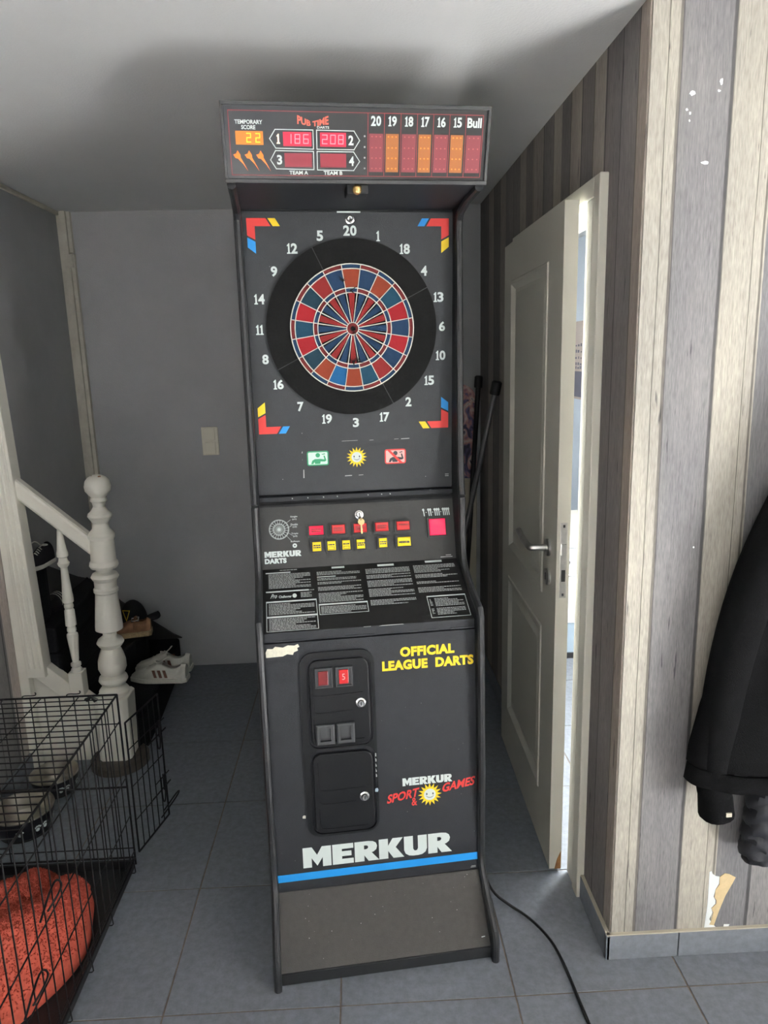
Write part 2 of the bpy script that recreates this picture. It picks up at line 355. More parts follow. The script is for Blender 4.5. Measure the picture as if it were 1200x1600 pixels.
# old corner trim and ceiling bead above the stairs
tr = struct('trim_1', boxes(((-1.392, YB-.03, .44), (-1.368, YB, ZC))), 'old_trim')
obj('strip', boxes(((-1.368, YB-.042, .44), (-1.344, YB, 2.33))), 'old_trim', tr, bevel=.002)
obj('strip', boxes(((-1.344, YB-.026, .46), (-1.327, YB, 2.14))), 'old_trim', tr, bevel=.002)
obj('strip', boxes(((-1.344, YB-.026, 2.145), (-1.328, YB, 2.33))), 'old_trim', tr, bevel=.002)
obj('hinge_plate', boxes(((-1.366, YB-.045, 2.075), (-1.33, YB-.022, 2.135))), 'old_trim', tr, bevel=.002)
struct('trim_2', boxes(((XL, 2.80, ZC-.018), (XL+.014, YB-.02, ZC))), 'old_trim', bevel=.003)

# ------------------------------------------------------------------ door in the right wall
fr = struct('trim_3', boxes(((.612, 1.868, 0), (XR+.001, 1.915, 2.043))), 'casing_paint', bevel=.003)
obj('frame_jamb', boxes(((.614, 1.915, 0), (.75, DY0, 2.0))), 'casing_paint', fr, bevel=.010)
obj('frame_head', boxes(((.612, 1.9155, 1.995), (.75, 2.87, 2.043))), 'casing_paint', fr, bevel=.003)
obj('frame_jamb', boxes(((.612, DY1+.02, 0), (.75, 2.87, 1.995))), 'casing_paint', fr, bevel=.003)
DL, DT = .826, .038
def make_door():
    d = bpy.data.objects.new('door_1', None); C.objects.link(d); d['kind'] = 'structure'
    d.location = (.572, 2.812, 0); d.rotation_euler = (0, 0, math.atan2(.826, .0125))
    # local x runs from hinge to free edge, local y points into the side room (+) / hall (-) after rotation
    H0, H1 = .012, 2.002
    # panels (x from hinge)
    pans = [(.135, .665, .885, 1.865), (.135, .665, .205, .765)]
    slab = MB(); slab.box((0, -DT, H0), (.13, 0, H1)); slab.box((.67, -DT, H0), (DL, 0, H1))
    slab.box((.13, -DT, H0), (.67, 0, .20)); slab.box((.13, -DT, .77), (.67, 0, .88)); slab.box((.13, -DT, 1.87), (.67, 0, H1)); slab.box((.13, -DT, .2), (.67, -.012, 1.87))
    obj('leaf', slab, 'door_paint', d)
    for x0, x1, z0, z1 in pans:
        m = MB(); o_ = .012
        def ring(i, y): return [(x0-.006+i, y, z0-.006+i), (x1+.006-i, y, z0-.006+i), (x1+.006-i, y, z1+.006-i), (x0-.006+i, y, z1+.006-i)]
        R = [ring(0, 0), ring(.004, .004), ring(.014, .004), ring(.032, -.009), ring(.044, -.009), ring(.07, -.004)]
        vs = [q for r_ in R for q in r_]; fs = []
        for i in range(len(R)-1):
            for k in range(4): fs.append((i*4+k, i*4+(k+1) % 4, (i+1)*4+(k+1) % 4, (i+1)*4+k))
        fs.append(tuple(range((len(R)-1)*4, len(R)*4))); m.add(vs, fs); obj('panel', m, 'door_paint', d)
    obj('edge_strip', boxes(((DL, -DT, H0), (DL+.003, 0, H1))), 'casing_paint', d)
    obj('bare_corner', MB().hexa([(DL+.003, -.036, H0), (DL+.003, -.017, H0), (DL+.003, -.024, .045), (DL+.003, -.034, .07), (DL+.003, -.037, .075)], [(DL+.0045, -.036, H0), (DL+.0045, -.017, H0), (DL+.0045, -.024, .045), (DL+.0045, -.034, .07), (DL+.0045, -.037, .075)]), 'bare_wood', d)
    lk = obj('lock_plate', boxes(((DL+.0025, -.030, .915), (DL+.0045, -.010, 1.14))), 'steel', d, bevel=.0008)
    obj('latch', boxes(((DL+.003, -.027, 1.045), (DL+.012, -.013, 1.078))), 'steel', lk); obj('bolt', boxes(((DL+.003, -.026, .965), (DL+.0052, -.015, 1.0))), 'dark_slot', lk)
    for z in (.925, 1.13): obj('screw', boxes(((DL+.004, -.023, z-.004), (DL+.0052, -.017, z+.004))), 'dark_slot', lk)
    hx = DL-.085
    hd = bpy.data.objects.new('handle', None); C.objects.link(hd); hd.parent = d
    def rose(z, n):
        m = MB(); m.lathe([(0, .026), (.006, .026), (.009, .023), (.009, 0.001)], n=28); o = obj(n, m, 'steel', hd, smooth=True); o.rotation_euler = (-math.pi/2, 0, 0); o.location = (hx, 0, z); return o
    rose(1.045, 'rose'); rose(.955, 'keyhole_rose')
    obj('keyhole', boxes(((hx-.003, .0088, .945), (hx+.003, .0096, .967))), 'dark_slot', hd)
    pts = chaikin([(hx, .005, 1.045), (hx, .05, 1.045), (hx-.012, .058, 1.045), (hx-.075, .058, 1.046), (hx-.095, .060, 1.05), (hx-.135, .064, 1.068)], 2)
    obj('lever', MB().tube(pts, [.010]*len(pts), 12), 'steel', hd, smooth=True)
    for z in (.25, 1.75): obj('hinge', MB().tube([(-.006, -.008, z), (-.006, -.008, z+.09)], .007, 10), 'steel', d, smooth=True)
    return d
door = make_door()
for o_ in door.children_recursive:
    o_.location.x *= -1
    if o_.type == 'MESH': o_.data.transform(Matrix.Diagonal((-1, 1, 1, 1))); o_.data.flip_normals()
# ------------------------------------------------------------------ side room behind the door
struct('wall_side_room', boxes(((1.47, YF+.1, 0), (1.57, 1.95, ZC)), ((1.47, 3.15, 0), (1.57, 5.4, ZC)), ((1.47, 1.95, 0), (1.57, 3.15, .85)), ((1.47, 1.95, 2.05), (1.57, 3.15, ZC))), 'room_white')
struct('wall_side_room_end', boxes(((.65, 5.3, 0), (1.6, 5.4, ZC)), ((.65, YB+.1, 0), (.75, 5.3, ZC))), 'room_white')
wd = MB()
for y in (1.95, 2.52, 3.09): wd.box((1.49, y, .85), (1.55, y+.06, 2.05))
for z in (.85, 1.99): wd.box((1.49, 1.95, z), (1.55, 3.15, z+.06))
struct('window_3', wd, 'white_paint')
vt = thing('washstand', 'white cabinet with blue-grey panel in the bright room behind the door', 'cabinet', (.92, 3.60, 0))
obj('body', boxes(((0, 0, .20), (.50, .7, .62))), 'room_white', vt, bevel=.006); obj('top', boxes(((-.02, -.02, .62), (.53, .72, .66))), 'white_paint', vt, bevel=.006)
obj('base_panel', boxes(((.02, .01, .03), (.48, .68, .2))), 'glass_blue', vt); obj('plinth', boxes(((.01, .0, 0), (.49, .69, .03))), 'dark_slot', vt)
obj('handle', MB().tube([(.10, -.008, .47), (.20, -.008, .47)], .006, 8), 'steel', vt); obj('knob', MB().lathe([(0, .008), (.012, .010), (.016, .004)], (.16, .0, .53)), 'dark_slot', vt)
ps = thing('wall_poster', 'beige and grey patterned poster on the wall of the side room', 'poster', (1.468, 4.92, 1.55))
obj('sheet', boxes(((-.006, -.28, -.24), (0, .28, .26))), 'poster_beige', ps); obj('print_block', boxes(((-.008, -.27, -.225), (-.005, .27, -.06))), 'poster_print', ps)
for k in range(10):
    yy = -.26+.052*k
    for zz in (-.045, -.02, .02, .06, .10): obj('print_mark', boxes(((-.0075, yy, zz), (-.005, yy+.03*random.uniform(.5, 1.1), zz+.012*random.uniform(.6, 1.7)))), 'poster_print', ps)

# ------------------------------------------------------------------ staircase
st = bpy.data.objects.new('staircase', None); C.objects.link(st); st['label'] = 'black carpeted winding stairs with white turned balustrade beside grey wall'; st['category'] = 'staircase'
XS = XL+.001
def poly_step(pts, z0, z1, name='tread', m='carpet', bev=.012):
    return obj(name, MB().hexa([(x, y, z0) for x, y in pts], [(x, y, z1) for x, y in pts]), m, st, bevel=bev)
Y0 = 2.802; Y1 = YB-.001
poly_step([(XS, Y0), (-1.09, Y0), (-.965, 2.80), (-.945, 2.90), (-.95, 3.08), (-.97, 3.35), (-.985, 3.54), (-1.0, Y1), (XS, Y1)], 0, .165)
poly_step([(XS, Y0), (-1.16, Y0), (-1.14, 3.0), (-1.125, 3.2), (-1.105, 3.31), (-1.075, 3.38), (-1.10, 3.5), (-1.20, Y1), (XS, Y1)], .165, .315)
poly_step([(XS, Y0), (-1.24, Y0), (-1.24, 3.05), (-1.25, 3.25), (-1.28, 3.40), (-1.36, Y1), (XS, Y1)], .315, .47)
poly_step([(XS, Y0), (-1.25, Y0), (-1.255, 3.0), (-1.265, 3.2), (-1.30, 3.40), (XS, 3.55)], .47, .58)
poly_step([(XS, Y0), (-1.31, Y0), (-1.316, 2.92), (-1.33, 2.98), (XS, 2.985)], .58, .80)
obj('skirt', MB().hexa([(x, Y1, z) for x, z in ((-.985, .166), (-1.03, .19), (-1.289, .385), (-1.388, .50), (-1.388, .166))], [(x, Y1-.014, z) for x, z in ((-.985, .166), (-1.03, .19), (-1.289, .385), (-1.388, .50), (-1.388, .166))]), 'stair_skirt', st)
sk = ((Y1, .50), (3.4, .62), (2.95, .83), (Y0, .90), (Y0, .3), (Y1, .3))
obj('skirt', MB().hexa([(XS, y, z) for y, z in sk], [(XS+.013, y, z) for y, z in sk]), 'stair_skirt', st)
# white side panel, rails, post
PY = 2.785
pp = ((-1.388, 0), (-1.075, 0), (-1.075, .215), (-1.388, .52))
obj('side_board', MB().hexa([(x, PY, z) for x, z in pp], [(x, PY+.018, z) for x, z in pp]), 'white_paint', st)
def slant(name, a, b, h, y0, y1, bev):
    (xa, za), (xb, zb) = a, b
    return obj(name, MB().hexa([(xa, y0, za-h), (xb, y0, zb-h), (xb, y0, zb), (xa, y0, za)], [(xa, y1, za-h), (xb, y1, zb-h), (xb, y1, zb), (xa, y1, za)]), 'white_paint', st, bevel=bev)
slant('lower_rail', (-1.388, .535), (-1.07, .235), .095, 2.755, 2.81, .004)
slant('handrail', (-1.33, 1.226), (-1.045, .965), .083, 2.745, 2.80, .012)
po = obj('post', MB().box((-1.389, 2.737, .0), (-1.350, 2.775, ZC)).hexa([(-1.352, 2.730, .40), (-1.280, 2.730, .40), (-1.280, 2.80, .40), (-1.352, 2.80, .40)], [(-1.388, 2.730, ZC), (-1.336, 2.730, ZC), (-1.336, 2.80, ZC), (-1.388, 2.80, ZC)]), 'white_paint', st, bevel=.003)
for xx in (-1.335, -1.318, -1.298): obj('bead', MB().tube([(xx, 2.729, .44), (xx-.050, 2.729, ZC)], .0045, 8), 'white_paint', po, smooth=True)
NEW = [(1.209, .002), (1.206, .016), (1.197, .033), (1.183, .045), (1.163, .050), (1.145, .047), (1.128, .034), (1.120, .026), (1.115, .030), (1.106, .032), (1.099, .025), (1.083, .022), (1.066, .032), (1.056, .044), (1.046, .046), (1.036, .040), (1.026, .033), (1.018, .029), (.996, .033), (.984, .043), (.974, .050), (.962, .050), (.954, .045), (.868, .048), (.862, .053), (.850, .055), (.840, .050), (.835, .031), (.824, .031), (.816, .046), (.803, .053), (.793, .048), (.786, .043), (.760, .042), (.753, .047), (.742, .047), (.735, .042), (.60, .053), (.585, .053), (.578, .040), (.571, .026), (.556, .027), (.541, .047), (.528, .053), (.515, .045), (.506, .036), (.480, .046), (.450, .054), (.420, .055), (.400, .047), (.390, .034), (.382, .053), (.368, .057), (.356, .050), (.346, .031), (.338, .048), (.322, .059), (.306, .057), (.298, .045)]
nw = bpy.data.objects.new('newel_post', None); C.objects.link(nw); nw.parent = st; nw.location = (-1.036, 2.765, 0); nw.rotation_euler = (0, math.radians(1.6), 0)
obj('turned_shaft', MB().lathe(NEW[::-1], n=28), 'white_paint', nw, smooth=True)
q = .066; c_ = .018
sq = [(-q+c_, -q), (q-c_, -q), (q, -q+c_), (q, q-c_), (q-c_, q), (-q+c_, q), (-q, q-c_), (-q, -q+c_)]
obj('square_foot', MB().hexa([(x, y, .035) for x, y in sq], [(x, y, .305) for x, y in sq]), 'white_paint', nw, bevel=.004)
for k in range(9): obj('paint_chip', MB().lathe([(1.196-.001, .004), (1.199, .002)], (random.uniform(-.02, .02), random.uniform(-.022, .0), .006), 6), 'bare_wood', nw)
obj('plinth_disc', MB().lathe([(0, .115), (.03, .115), (.038, .108), (.038, .001)], (-1.03, 2.755, 0), 32), 'plinth_brown', st, smooth=True)
BAL = [(1.0, .008), (.99, .010), (.915, .018), (.900, .022), (.888, .022), (.882, .015), (.868, .018), (.860, .023), (.850, .020), (.842, .013), (.78, .016), (.71, .021), (.700, .021), (.694, .015), (.686, .018), (.678, .018), (.672, .015), (.664, .019), (.61, .021), (.602, .021), (.597, .014), (.588, .018), (.578, .018), (.572, .014), (.565, .021), (.555, .022), (.46, .014), (.446, .012), (.440, .020), (.430, .020), (.424, .015), (.415, .021), (.403, .022)]
bs = obj('baluster', MB().lathe(BAL[::-1], (-1.172, 2.775, 0), 20), 'white_paint', st, smooth=True)
obj('block', boxes(((-1.20, 2.75, .29), (-1.145, 2.805, .405))), 'white_paint', bs, bevel=.003)

# ------------------------------------------------------------------ light switch
sw = thing('light_switch', 'cream double rocker light switch plate on the grey back wall', 'switch', (-.753, YB, 1.221))
obj('plate', boxes(((-.042, -.009, -.072), (.042, .001, .072))), 'switch', sw, bevel=.003)
for z in (-.036, .036): obj('rocker', boxes(((-.026, -.013, z-.031), (.026, -.006, z+.031))), 'switch', sw, bevel=.002)

# ------------------------------------------------------------------ footwear and things on the stairs
def shoe_mesh(Ln, W, hts, n=13, m=14):
    """upper as loft: list of heights (toe to heel) -> rows"""
    rows = []
    for i in range(n):
        t = i/(n-1); x = t*Ln
        wdt = W/2*(.18+.82*min(1, math.sin(min(1, t*2.6+.05)*math.pi/2)))*(1-.16*max(0, (t-.35)/.65)) * (1 if t < .94 else .72)
        h = hts[0]*(1-t) if False else sum(0 for _ in ()) or _interp(hts, t)
        row = []
        for k in range(m+1):
            a = math.pi*k/m; row.append((x, -wdt*math.cos(a), .018+(h-.018)*math.sin(a)**.7))
        rows.append(row)
    return rows
def _interp(tab, t):
    for (a, ya), (b, yb) in zip(tab, tab[1:]):
        if a <= t <= b: return ya+(yb-ya)*(t-a)/(b-a)
    return tab[-1][1]
def sole_poly(Ln, W, n=14):
    up = []
    for i in range(n+1):
        t = i/n; wdt = W/2*(.25+.75*min(1, math.sin(min(1, t*2.6+.05)*math.pi/2)))*(1-.16*max(0, (t-.35)/.65))*(1 if t < .95 else .7); up.append((t*Ln*1.04-.005, wdt*1.06))
    return [(x, -y) for x, y in up] + [(x, y) for x, y in reversed(up)]
def make_shoe(name, label, loc, rz, Ln, W, hts, mats, cat='shoe', group=None, stripes=None, lace=None, soleh=.022):
    t = thing(name, label, cat, loc, rz, group); sp_ = sole_poly(Ln, W)
    obj('sole', MB().hexa([(x, y, 0) for x, y in sp_], [(x, y, soleh) for x, y in sp_]), mats[0], t, bevel=.003)
    rows = shoe_mesh(Ln, W, hts); mb = MB(); 
    # leave an opening on top toward the heel
    a = len(rows); b = len(rows[0]); fs = []
    for i in range(a-1):
        for j in range(b-1):
            if i >= 7 and i < 11 and 5 <= j <= 8: continue
            fs.append((i*b+j, (i+1)*b+j, (i+1)*b+j+1, i*b+j+1))
    fs.append(tuple(range(b))); fs.append(tuple(range((a-1)*b, a*b))[::-1])
    mb.add([q for r_ in rows for q in r_], fs); u = obj('upper', mb, mats[1], t, smooth=True)
    inner = [[(x*.96+.02*Ln, y*.85, .02+(z-.02)*.80) for x, y, z in r_] for r_ in rows[6:12]]
    obj('lining', MB().grid(inner), 'shoe_white' if mats[1] == 'shoe_white' else 'shoe_inner', t, smooth=True)
    if stripes:
        for k in range(3):
            x0 = Ln*(.46+.095*k)
            for s_ in (-1, 1):
                ww = W/2*.93
                obj('stripe', MB().hexa([(x0, s_*ww*1.03, .03), (x0+.013, s_*ww*1.03, .03), (x0+.003, s_*ww*.90, .064), (x0-.010, s_*ww*.90, .064)], [(x0, s_*(ww*1.03+.002), .03), (x0+.013, s_*(ww*1.03+.002), .03), (x0+.003, s_*(ww*.90+.003), .064), (x0-.010, s_*(ww*.90+.003), .064)]), stripes, t)
    if lace:
        for k in range(4):
            x0 = Ln*(.30+.07*k); h = _interp(hts, .30+.07*k)
            obj('lace', MB().tube([(x0, -W*.2, h*.93), (x0+.006, 0, h+.004), (x0+.012, W*.2, h*.93)], .0028, 6), lace, t, smooth=True)
        x0 = Ln*.56; h = _interp(hts, .56)
        obj('lace', MB().tube(chaikin([(x0, 0, h), (x0-.02, -.03, h+.02), (x0-.005, -.045, h+.012), (x0+.005, -.005, h+.004), (x0+.025, .03, h+.022), (x0+.01, .045, h+.008)], 2), .0025, 6), lace, t, smooth=True)
    return t
SNK = [(0, .03), (.06, .046), (.2, .056), (.36, .074), (.50, .094), (.57, .090), (.66, .070), (.78, .062), (.88, .074), (.95, .092), (1, .080)]
make_shoe('sneaker', 'white sneaker with three brown stripes, on the stair side of its pair', (-1.095, 3.19, .166), math.radians(-5), .262, .088, SNK, ('shoe_white', 'shoe_white'), group='white striped sneakers', stripes='shoe_stripe', lace='shoe_white')
make_shoe('sneaker', 'white sneaker with three brown stripes, against the grey wall behind its mate', (-1.104, 3.295, .166), math.radians(-2), .262, .088, SNK, ('shoe_white', 'shoe_white'), group='white striped sneakers', stripes='shoe_stripe', lace='shoe_white')
es = make_shoe('espadrille', 'brown espadrille shoe with rope sole and silver buckle', (-1.245, 3.36, .316), math.radians(10), .20, .085, [(0, .035), (.1, .05), (.3, .06), (.5, .075), (.62, .082), (.8, .072), (.92, .085), (1, .075)], ('rope', 'suede'), soleh=.028)
obj('buckle', MB().tube([(.115, -.03, .078), (.145, -.03, .082), (.145, .0, .088), (.115, .0, .084)], .005, 8, closed=True), 'chrome', es, smooth=True)
obj('strap', MB().tube([(.13, -.045, .045), (.13, -.03, .075), (.13, .0, .088), (.13, .03, .08), (.13, .045, .05)], .008, 8), 'suede', es, smooth=True)
make_shoe('shoe', 'dark shoe with pale sole and light tongue on the upper stair', (-1.350, 2.865, .801), math.radians(84), .17, .066, [(0, .03), (.1, .05), (.3, .06), (.5, .075), (.62, .085), (.8, .08), (.92, .09), (1, .08)], ('shoe_white', 'shoe_dark'), lace='shoe_white', soleh=.018)
sl = thing('slipper', 'black slide slipper with white striped strap on the stairs', 'slipper', (-1.343, 2.99, .581), math.radians(92))
sl.scale = (.85, .8, .9)
sp_ = sole_poly(.24, .095); obj('sole', MB().hexa([(x, y, 0) for x, y in sp_], [(x, y, .025) for x, y in sp_]), 'shoe_dark', sl, bevel=.004)
def strap(x0, x1, r0, name, m):
    rows = []
    for x in (x0, x1):
        rows.append([(x, -r0*math.cos(math.pi*k/10), .02+r0*1.25*math.sin(math.pi*k/10)) for k in range(11)])
    a = MB().grid(rows); return obj(name, a, m, sl, smooth=True)
strap(.04, .12, .045, 'strap', 'shoe_dark')
for k in range(3): strap(.052+.022*k, .061+.022*k, .0465, 'stripe', 'shoe_white')
cp = thing('baseball_cap', 'black cap with yellow triangle emblem lying above the brown shoe', 'cap', (-1.185, 3.565, .316), math.radians(-12)); cp.scale = (.85, .85, 1.45)
dome = [[(.085*math.cos(a)*math.cos(b), .075*math.sin(a)*math.cos(b), .082*math.sin(b)) for b in [math.pi/2*j/7 for j in range(8)]] for a in [2*math.pi*i/20 for i in range(20)]]
obj('crown', MB().grid(dome, closed_u=True), 'cap_black', cp, smooth=True)
rows = []
for i in range(9):
    a = -.9+1.8*i/8; rows.append([(.075*math.cos(a)+d*.09*math.cos(a*.6), .075*math.sin(a)+d*.02*math.sin(a), .012+.05*d*.6-.02*math.cos(a)*d) for d in (0, .35, .7, 1)])
bm_ = MB().grid(rows); vb = obj('brim', bm_, 'cap_black', cp, smooth=True); md = vb.modifiers.new('t', 'SOLIDIFY'); md.thickness = .004
obj('emblem', MB().tube([(-.022, -.076, .058), (.022, -.076, .058), (0, -.082, .022)], .003, 6, closed=True), 'print_yellow', cp)

# ------------------------------------------------------------------ things leaning in the back corner
def pole(name, label, foot, tip, r, capr, m, grp=None):
    t = thing(name, label, 'pole', foot, 0, grp); f = Vector((0, 0, 0)); e = Vector(tip)-Vector(foot); d = e.normalized()
    obj('shaft', MB().tube([f, e*.4, e], [r*.8, r, r*1.1], 12), m, t, smooth=True)
    obj('rubber_cap', MB().tube([e-d*.045, e-d*.040, e+d*.008, e+d*.014], [capr*.9, capr, capr, capr*.7], 14), 'rubber', t, smooth=True); return t
pole('training_pole', 'thin grey pole with a thick black rubber end leaning in the corner', (.30, 3.20, .004), (.597, 3.09, 1.49), .011, .022, 'pole_grey')
pole('training_pole', 'black pole with a rubber end close behind the patterned board', (.50, 3.50, .004), (.606, 3.60, 1.50), .011, .020, 'rubber')
lb = thing('longboard', 'purple and pink patterned board leaning upright behind the machine', 'board', (.50, 3.55, .002), 0); lb.rotation_euler = (math.radians(-4.5), math.radians(1.0), 0)
def pattern(name):
    m = mat(name, (.3, .2, .3), .5); nt = m.node_tree; b = nt.nodes['Principled BSDF']
    tc = nt.nodes.new('ShaderNodeTexCoord'); mp = nt.nodes.new('ShaderNodeMapping'); mp.inputs['Scale'].default_value = (9, 9, 6); n = nt.nodes.new('ShaderNodeTexNoise'); n.inputs['Scale'].default_value = 2.2; n.inputs['Distortion'].default_value = 1.6
    nt.links.new(tc.outputs['Object'], mp.inputs[0]); nt.links.new(mp.outputs[0], n.inputs['Vector'])
    r = nt.nodes.new('ShaderNodeValToRGB'); e = r.color_ramp.elements; e[0].position = .36; e[0].color = (.035, .022, .06, 1); e[1].position = .44; e[1].color = (.12, .10, .22, 1)
    for p, c in ((.5, (.38, .17, .19)), (.58, (.52, .30, .27)), (.66, (.60, .50, .50)), (.72, (.05, .03, .07))):
        x = e.new(p); x.color = c + (1,)
    nt.links.new(n.outputs[0], r.inputs[0]); nt.links.new(r.outputs[0], b.inputs['Base Color'])
pattern('board_print')
def deck(z0, z1, rt, rb, y0, y1):
    W = .085; pts = []
    for k in range(13):
        a = math.pi*k/12; pts.append((W*math.cos(a), z1-W*1.1+W*1.1*math.sin(a)) if rt else None)
    pts = [p for p in pts if p] or [(W, z1), (-W, z1)]
    pts += [(-W, z0), (W, z0)]
    return MB().hexa([(x, y0, z) for x, z in pts], [(x, y1, z) for x, z in pts])
obj('upper_deck', deck(1.0, 1.475, 1, 0, 0, .012), 'board_print', lb, bevel=.002); obj('lower_deck', deck(0, 1.0, 0, 0, 0, .012), 'tape', lb, bevel=.002)

# ------------------------------------------------------------------ power cable
cab = MB().tube(chaikin([(.338, 2.02, .02), (.345, 1.93, .045), (.357, 1.872, .03), (.405, 1.835, .012), (.440, 1.800, .010), (.468, 1.752, .012), (.487, 1.70, .016), (.498, 1.655, .014), (.507, 1.58, .008), (.512, 1.51, .0055), (.516, 1.44, .0055), (.525, 1.33, .0055), (.56, 1.1, .0055), (.7, .8, .0055), (1.2, .5, .0055)], 2), .0042, 8)
tag(obj('power_cable', cab, 'cable', None, smooth=True), 'thin black power cable snaking over the tiles from the dart machine', 'cable')

# ------------------------------------------------------------------ dog crate
cr_ = thing('dog_crate', 'black wire dog crate with open door and orange blanket inside', 'dog crate', (-1.055, 1.64, 0))
ox, oy = 1.055, -1.64
CX0, CX1, CY0, CY1, CZ0, CZ1 = -1.345, -.772, 1.16, 2.093, .045, .618
def wires(name, segs, parent=cr_, r=.0019, thick=()):
    m = MB()
    for a, b in segs: m.tube([(a[0]+ox, a[1]+oy, a[2]), (b[0]+ox, b[1]+oy, b[2])], r, 6)
    for a, b in thick: m.tube([(a[0]+ox, a[1]+oy, a[2]), (b[0]+ox, b[1]+oy, b[2])], r*1.75, 6)
    return obj(name, m, 'wire_black', parent, smooth=True)
def fr(a, b, n): return [a+(b-a)*i/n for i in range(n+1)]
# top
wires('top_panel', [((CX0, y, CZ1), (CX1, y, CZ1)) for y in fr(CY0, CY1, 30)] + [((x, CY0, CZ1), (x, CY1, CZ1)) for x in fr(CX0, CX1, 5)[1:-1]],
      thick=[((CX0, CY1, CZ1), (CX1, CY1, CZ1)), ((CX1, CY0, CZ1), (CX1, CY1, CZ1)), ((CX0, CY0, CZ1), (CX0, CY1, CZ1)), ((CX0, CY0, CZ1), (CX1, CY0, CZ1))])
rows_z = (.07, .20, .335, .53)
wires('end_panel', [((x, CY1, CZ0), (x, CY1, CZ1)) for x in fr(CX0, CX1, 13)] + [((CX0, CY1, z), (CX1, CY1, z)) for z in (.08, .52)],
      thick=[((CX0, CY1, z), (CX1, CY1, z)) for z in (CZ0, .30)] + [((CX1, CY1, .02), (CX1, CY1, CZ1)), ((CX0, CY1, .02), (CX0, CY1, CZ1))])
wires('end_panel', [((x, CY0, CZ0), (x, CY0, CZ1)) for x in fr(CX0, CX1, 13)] + [((CX0, CY0, z), (CX1, CY0, z)) for z in rows_z])
wires('side_panel', [((CX0, y, CZ0), (CX0, y, CZ1)) for y in fr(CY0, CY1, 20)] + [((CX0, CY0, z), (CX0, CY1, z)) for z in rows_z])
sd = wires('side_panel', [((CX1, y, CZ0), (CX1, y, CZ1)) for y in fr(CY0, CY1, 20)] + [((CX1, CY0, z), (CX1, CY1, z)) for z in rows_z], thick=[((CX1, CY0, CZ0), (CX1, CY1, CZ0))])
for y in (1.245, 1.385, 1.535, 1.685, 1.85, 2.07):   # small hooks that hold the tray
    x = CX1+ox; yy = y+oy
    obj('tray_hook', MB().tube(chaikin([(x, yy, .07), (x+.004, yy, .02), (x+.006, yy-.002, .006), (x-.012, yy-.004, .006)], 1), .0018, 6), 'wire_black', sd, smooth=True)
for y, z in ((1.52, .40), (1.40, .26)):               # slide latches of the side door
    x = CX1+ox+.006; yy = y+oy
    lt = obj('latch', MB().tube(chaikin([(x, yy-.07, z-.03), (x, yy-.01, z), (x, yy+.03, z+.006), (x+.012, yy+.035, z-.012), (x+.012, yy+.005, z-.02), (x, yy-.03, z-.035)], 2), .0026, 6), 'wire_black', sd, smooth=True)
# open door, hinged at the far right corner post
dirv = Vector((.052, .212, 0)).normalized(); DW = .212; hb = Vector((CX1+.008, CY1+.004, 0))
def dp(s, z): p = hb+dirv*s; return (p.x, p.y, z)
dr = wires('open_door', [(dp(s, .055), dp(s, .515)) for s in fr(.01, DW, 6)] + [(dp(.01, z), dp(DW, z)) for z in (.17, .29, .42)], thick=[(dp(.01, .055), dp(DW, .055)), (dp(.01, .515), dp(DW, .515)), (dp(DW, .055), dp(DW, .515)), (dp(.01, .055), dp(.01, .515))])
def lp(pts): return [(dp(s, z)[0]+ox+d, dp(s, z)[1]+oy, z) for s, z, d in pts]
for zc in (.20, .40):
    m = MB(); m.tube(lp([(.11, zc-.02, .008), (DW+.015, zc-.02, .008)]), .0028, 6); m.tube(lp([(.13, zc+.02, .008), (DW+.01, zc+.02, .008)]), .0022, 6)
    m.tube(chaikin(lp([(.16, zc+.03, .012), (.155, zc-.06, .014), (.175, zc-.07, .014), (.185, zc+.03, .012)]), 2), .0026, 6)
    m.tube(lp([(DW-.03, zc-.03, .008), (DW-.03, zc+.03, .008)]), .0022, 6); obj('latch', m, 'wire_black', dr, smooth=True)
obj('handle', MB().tube(chaikin(lp([(DW-.05, .075, .0), (DW+.055, .10, .012), (DW+.06, .115, .012), (DW-.03, .09, 0)]), 2), .0026, 6), 'wire_black', dr, smooth=True)
# hooks over the top back rail
for x in (-1.04, -.905):
    obj('top_hook', MB().tube(chaikin([(x+ox-.02, CY1+oy+.004, CZ1-.004), (x+ox-.022, CY1+oy+.004, CZ1+.008), (x+ox+.018, CY1+oy+.004, CZ1+.005), (x+ox+.022, CY1+oy+.004, CZ1+.014), (x+ox+.018, CY1+oy+.004, CZ1+.016)], 2), .0018, 6), 'wire_black', cr_, smooth=True)
kn = MB()
for k in range(5):
    a = random.uniform(0, 3); kn.tube([(-.845+ox-.02*math.cos(a), CY1+oy-.01, CZ1-.004-.012*math.sin(a)), (-.845+ox, CY1+oy-.014, CZ1+.002), (-.845+ox+.022*math.cos(a+.4), CY1+oy-.012, CZ1-.016*math.sin(a+.4))], .004, 6)
obj('knotted_tie', kn, 'cable', cr_, smooth=True)
# tray
ty0, ty1, tx0, tx1 = CY0+.006, CY1-.006, CX0+.006, CX1-.005
tm_ = MB(); A = lambda x, y, z: (x+ox, y+oy, z)
rim = [(tx0, ty0), (tx1, ty0), (tx1, ty1), (tx0, ty1)]; inn = [(tx0+.008, ty0+.008), (tx1-.008, ty0+.008), (tx1-.008, ty1-.008), (tx0+.008, ty1-.008)]
vs_ = [A(x, y, .008) for x, y in rim] + [A(x, y, .042) for x, y in rim] + [A(x, y, .042) for x, y in inn] + [A(x, y, .014) for x, y in inn]
fs_ = [(3, 2, 1, 0), (12, 13, 14, 15)]
for L in range(3):
    for k in range(4): fs_.append((L*4+k, L*4+(k+1) % 4, (L+1)*4+(k+1) % 4, (L+1)*4+k))
tm_.add(vs_, fs_); obj('tray', tm_, 'tray_plastic', cr_)

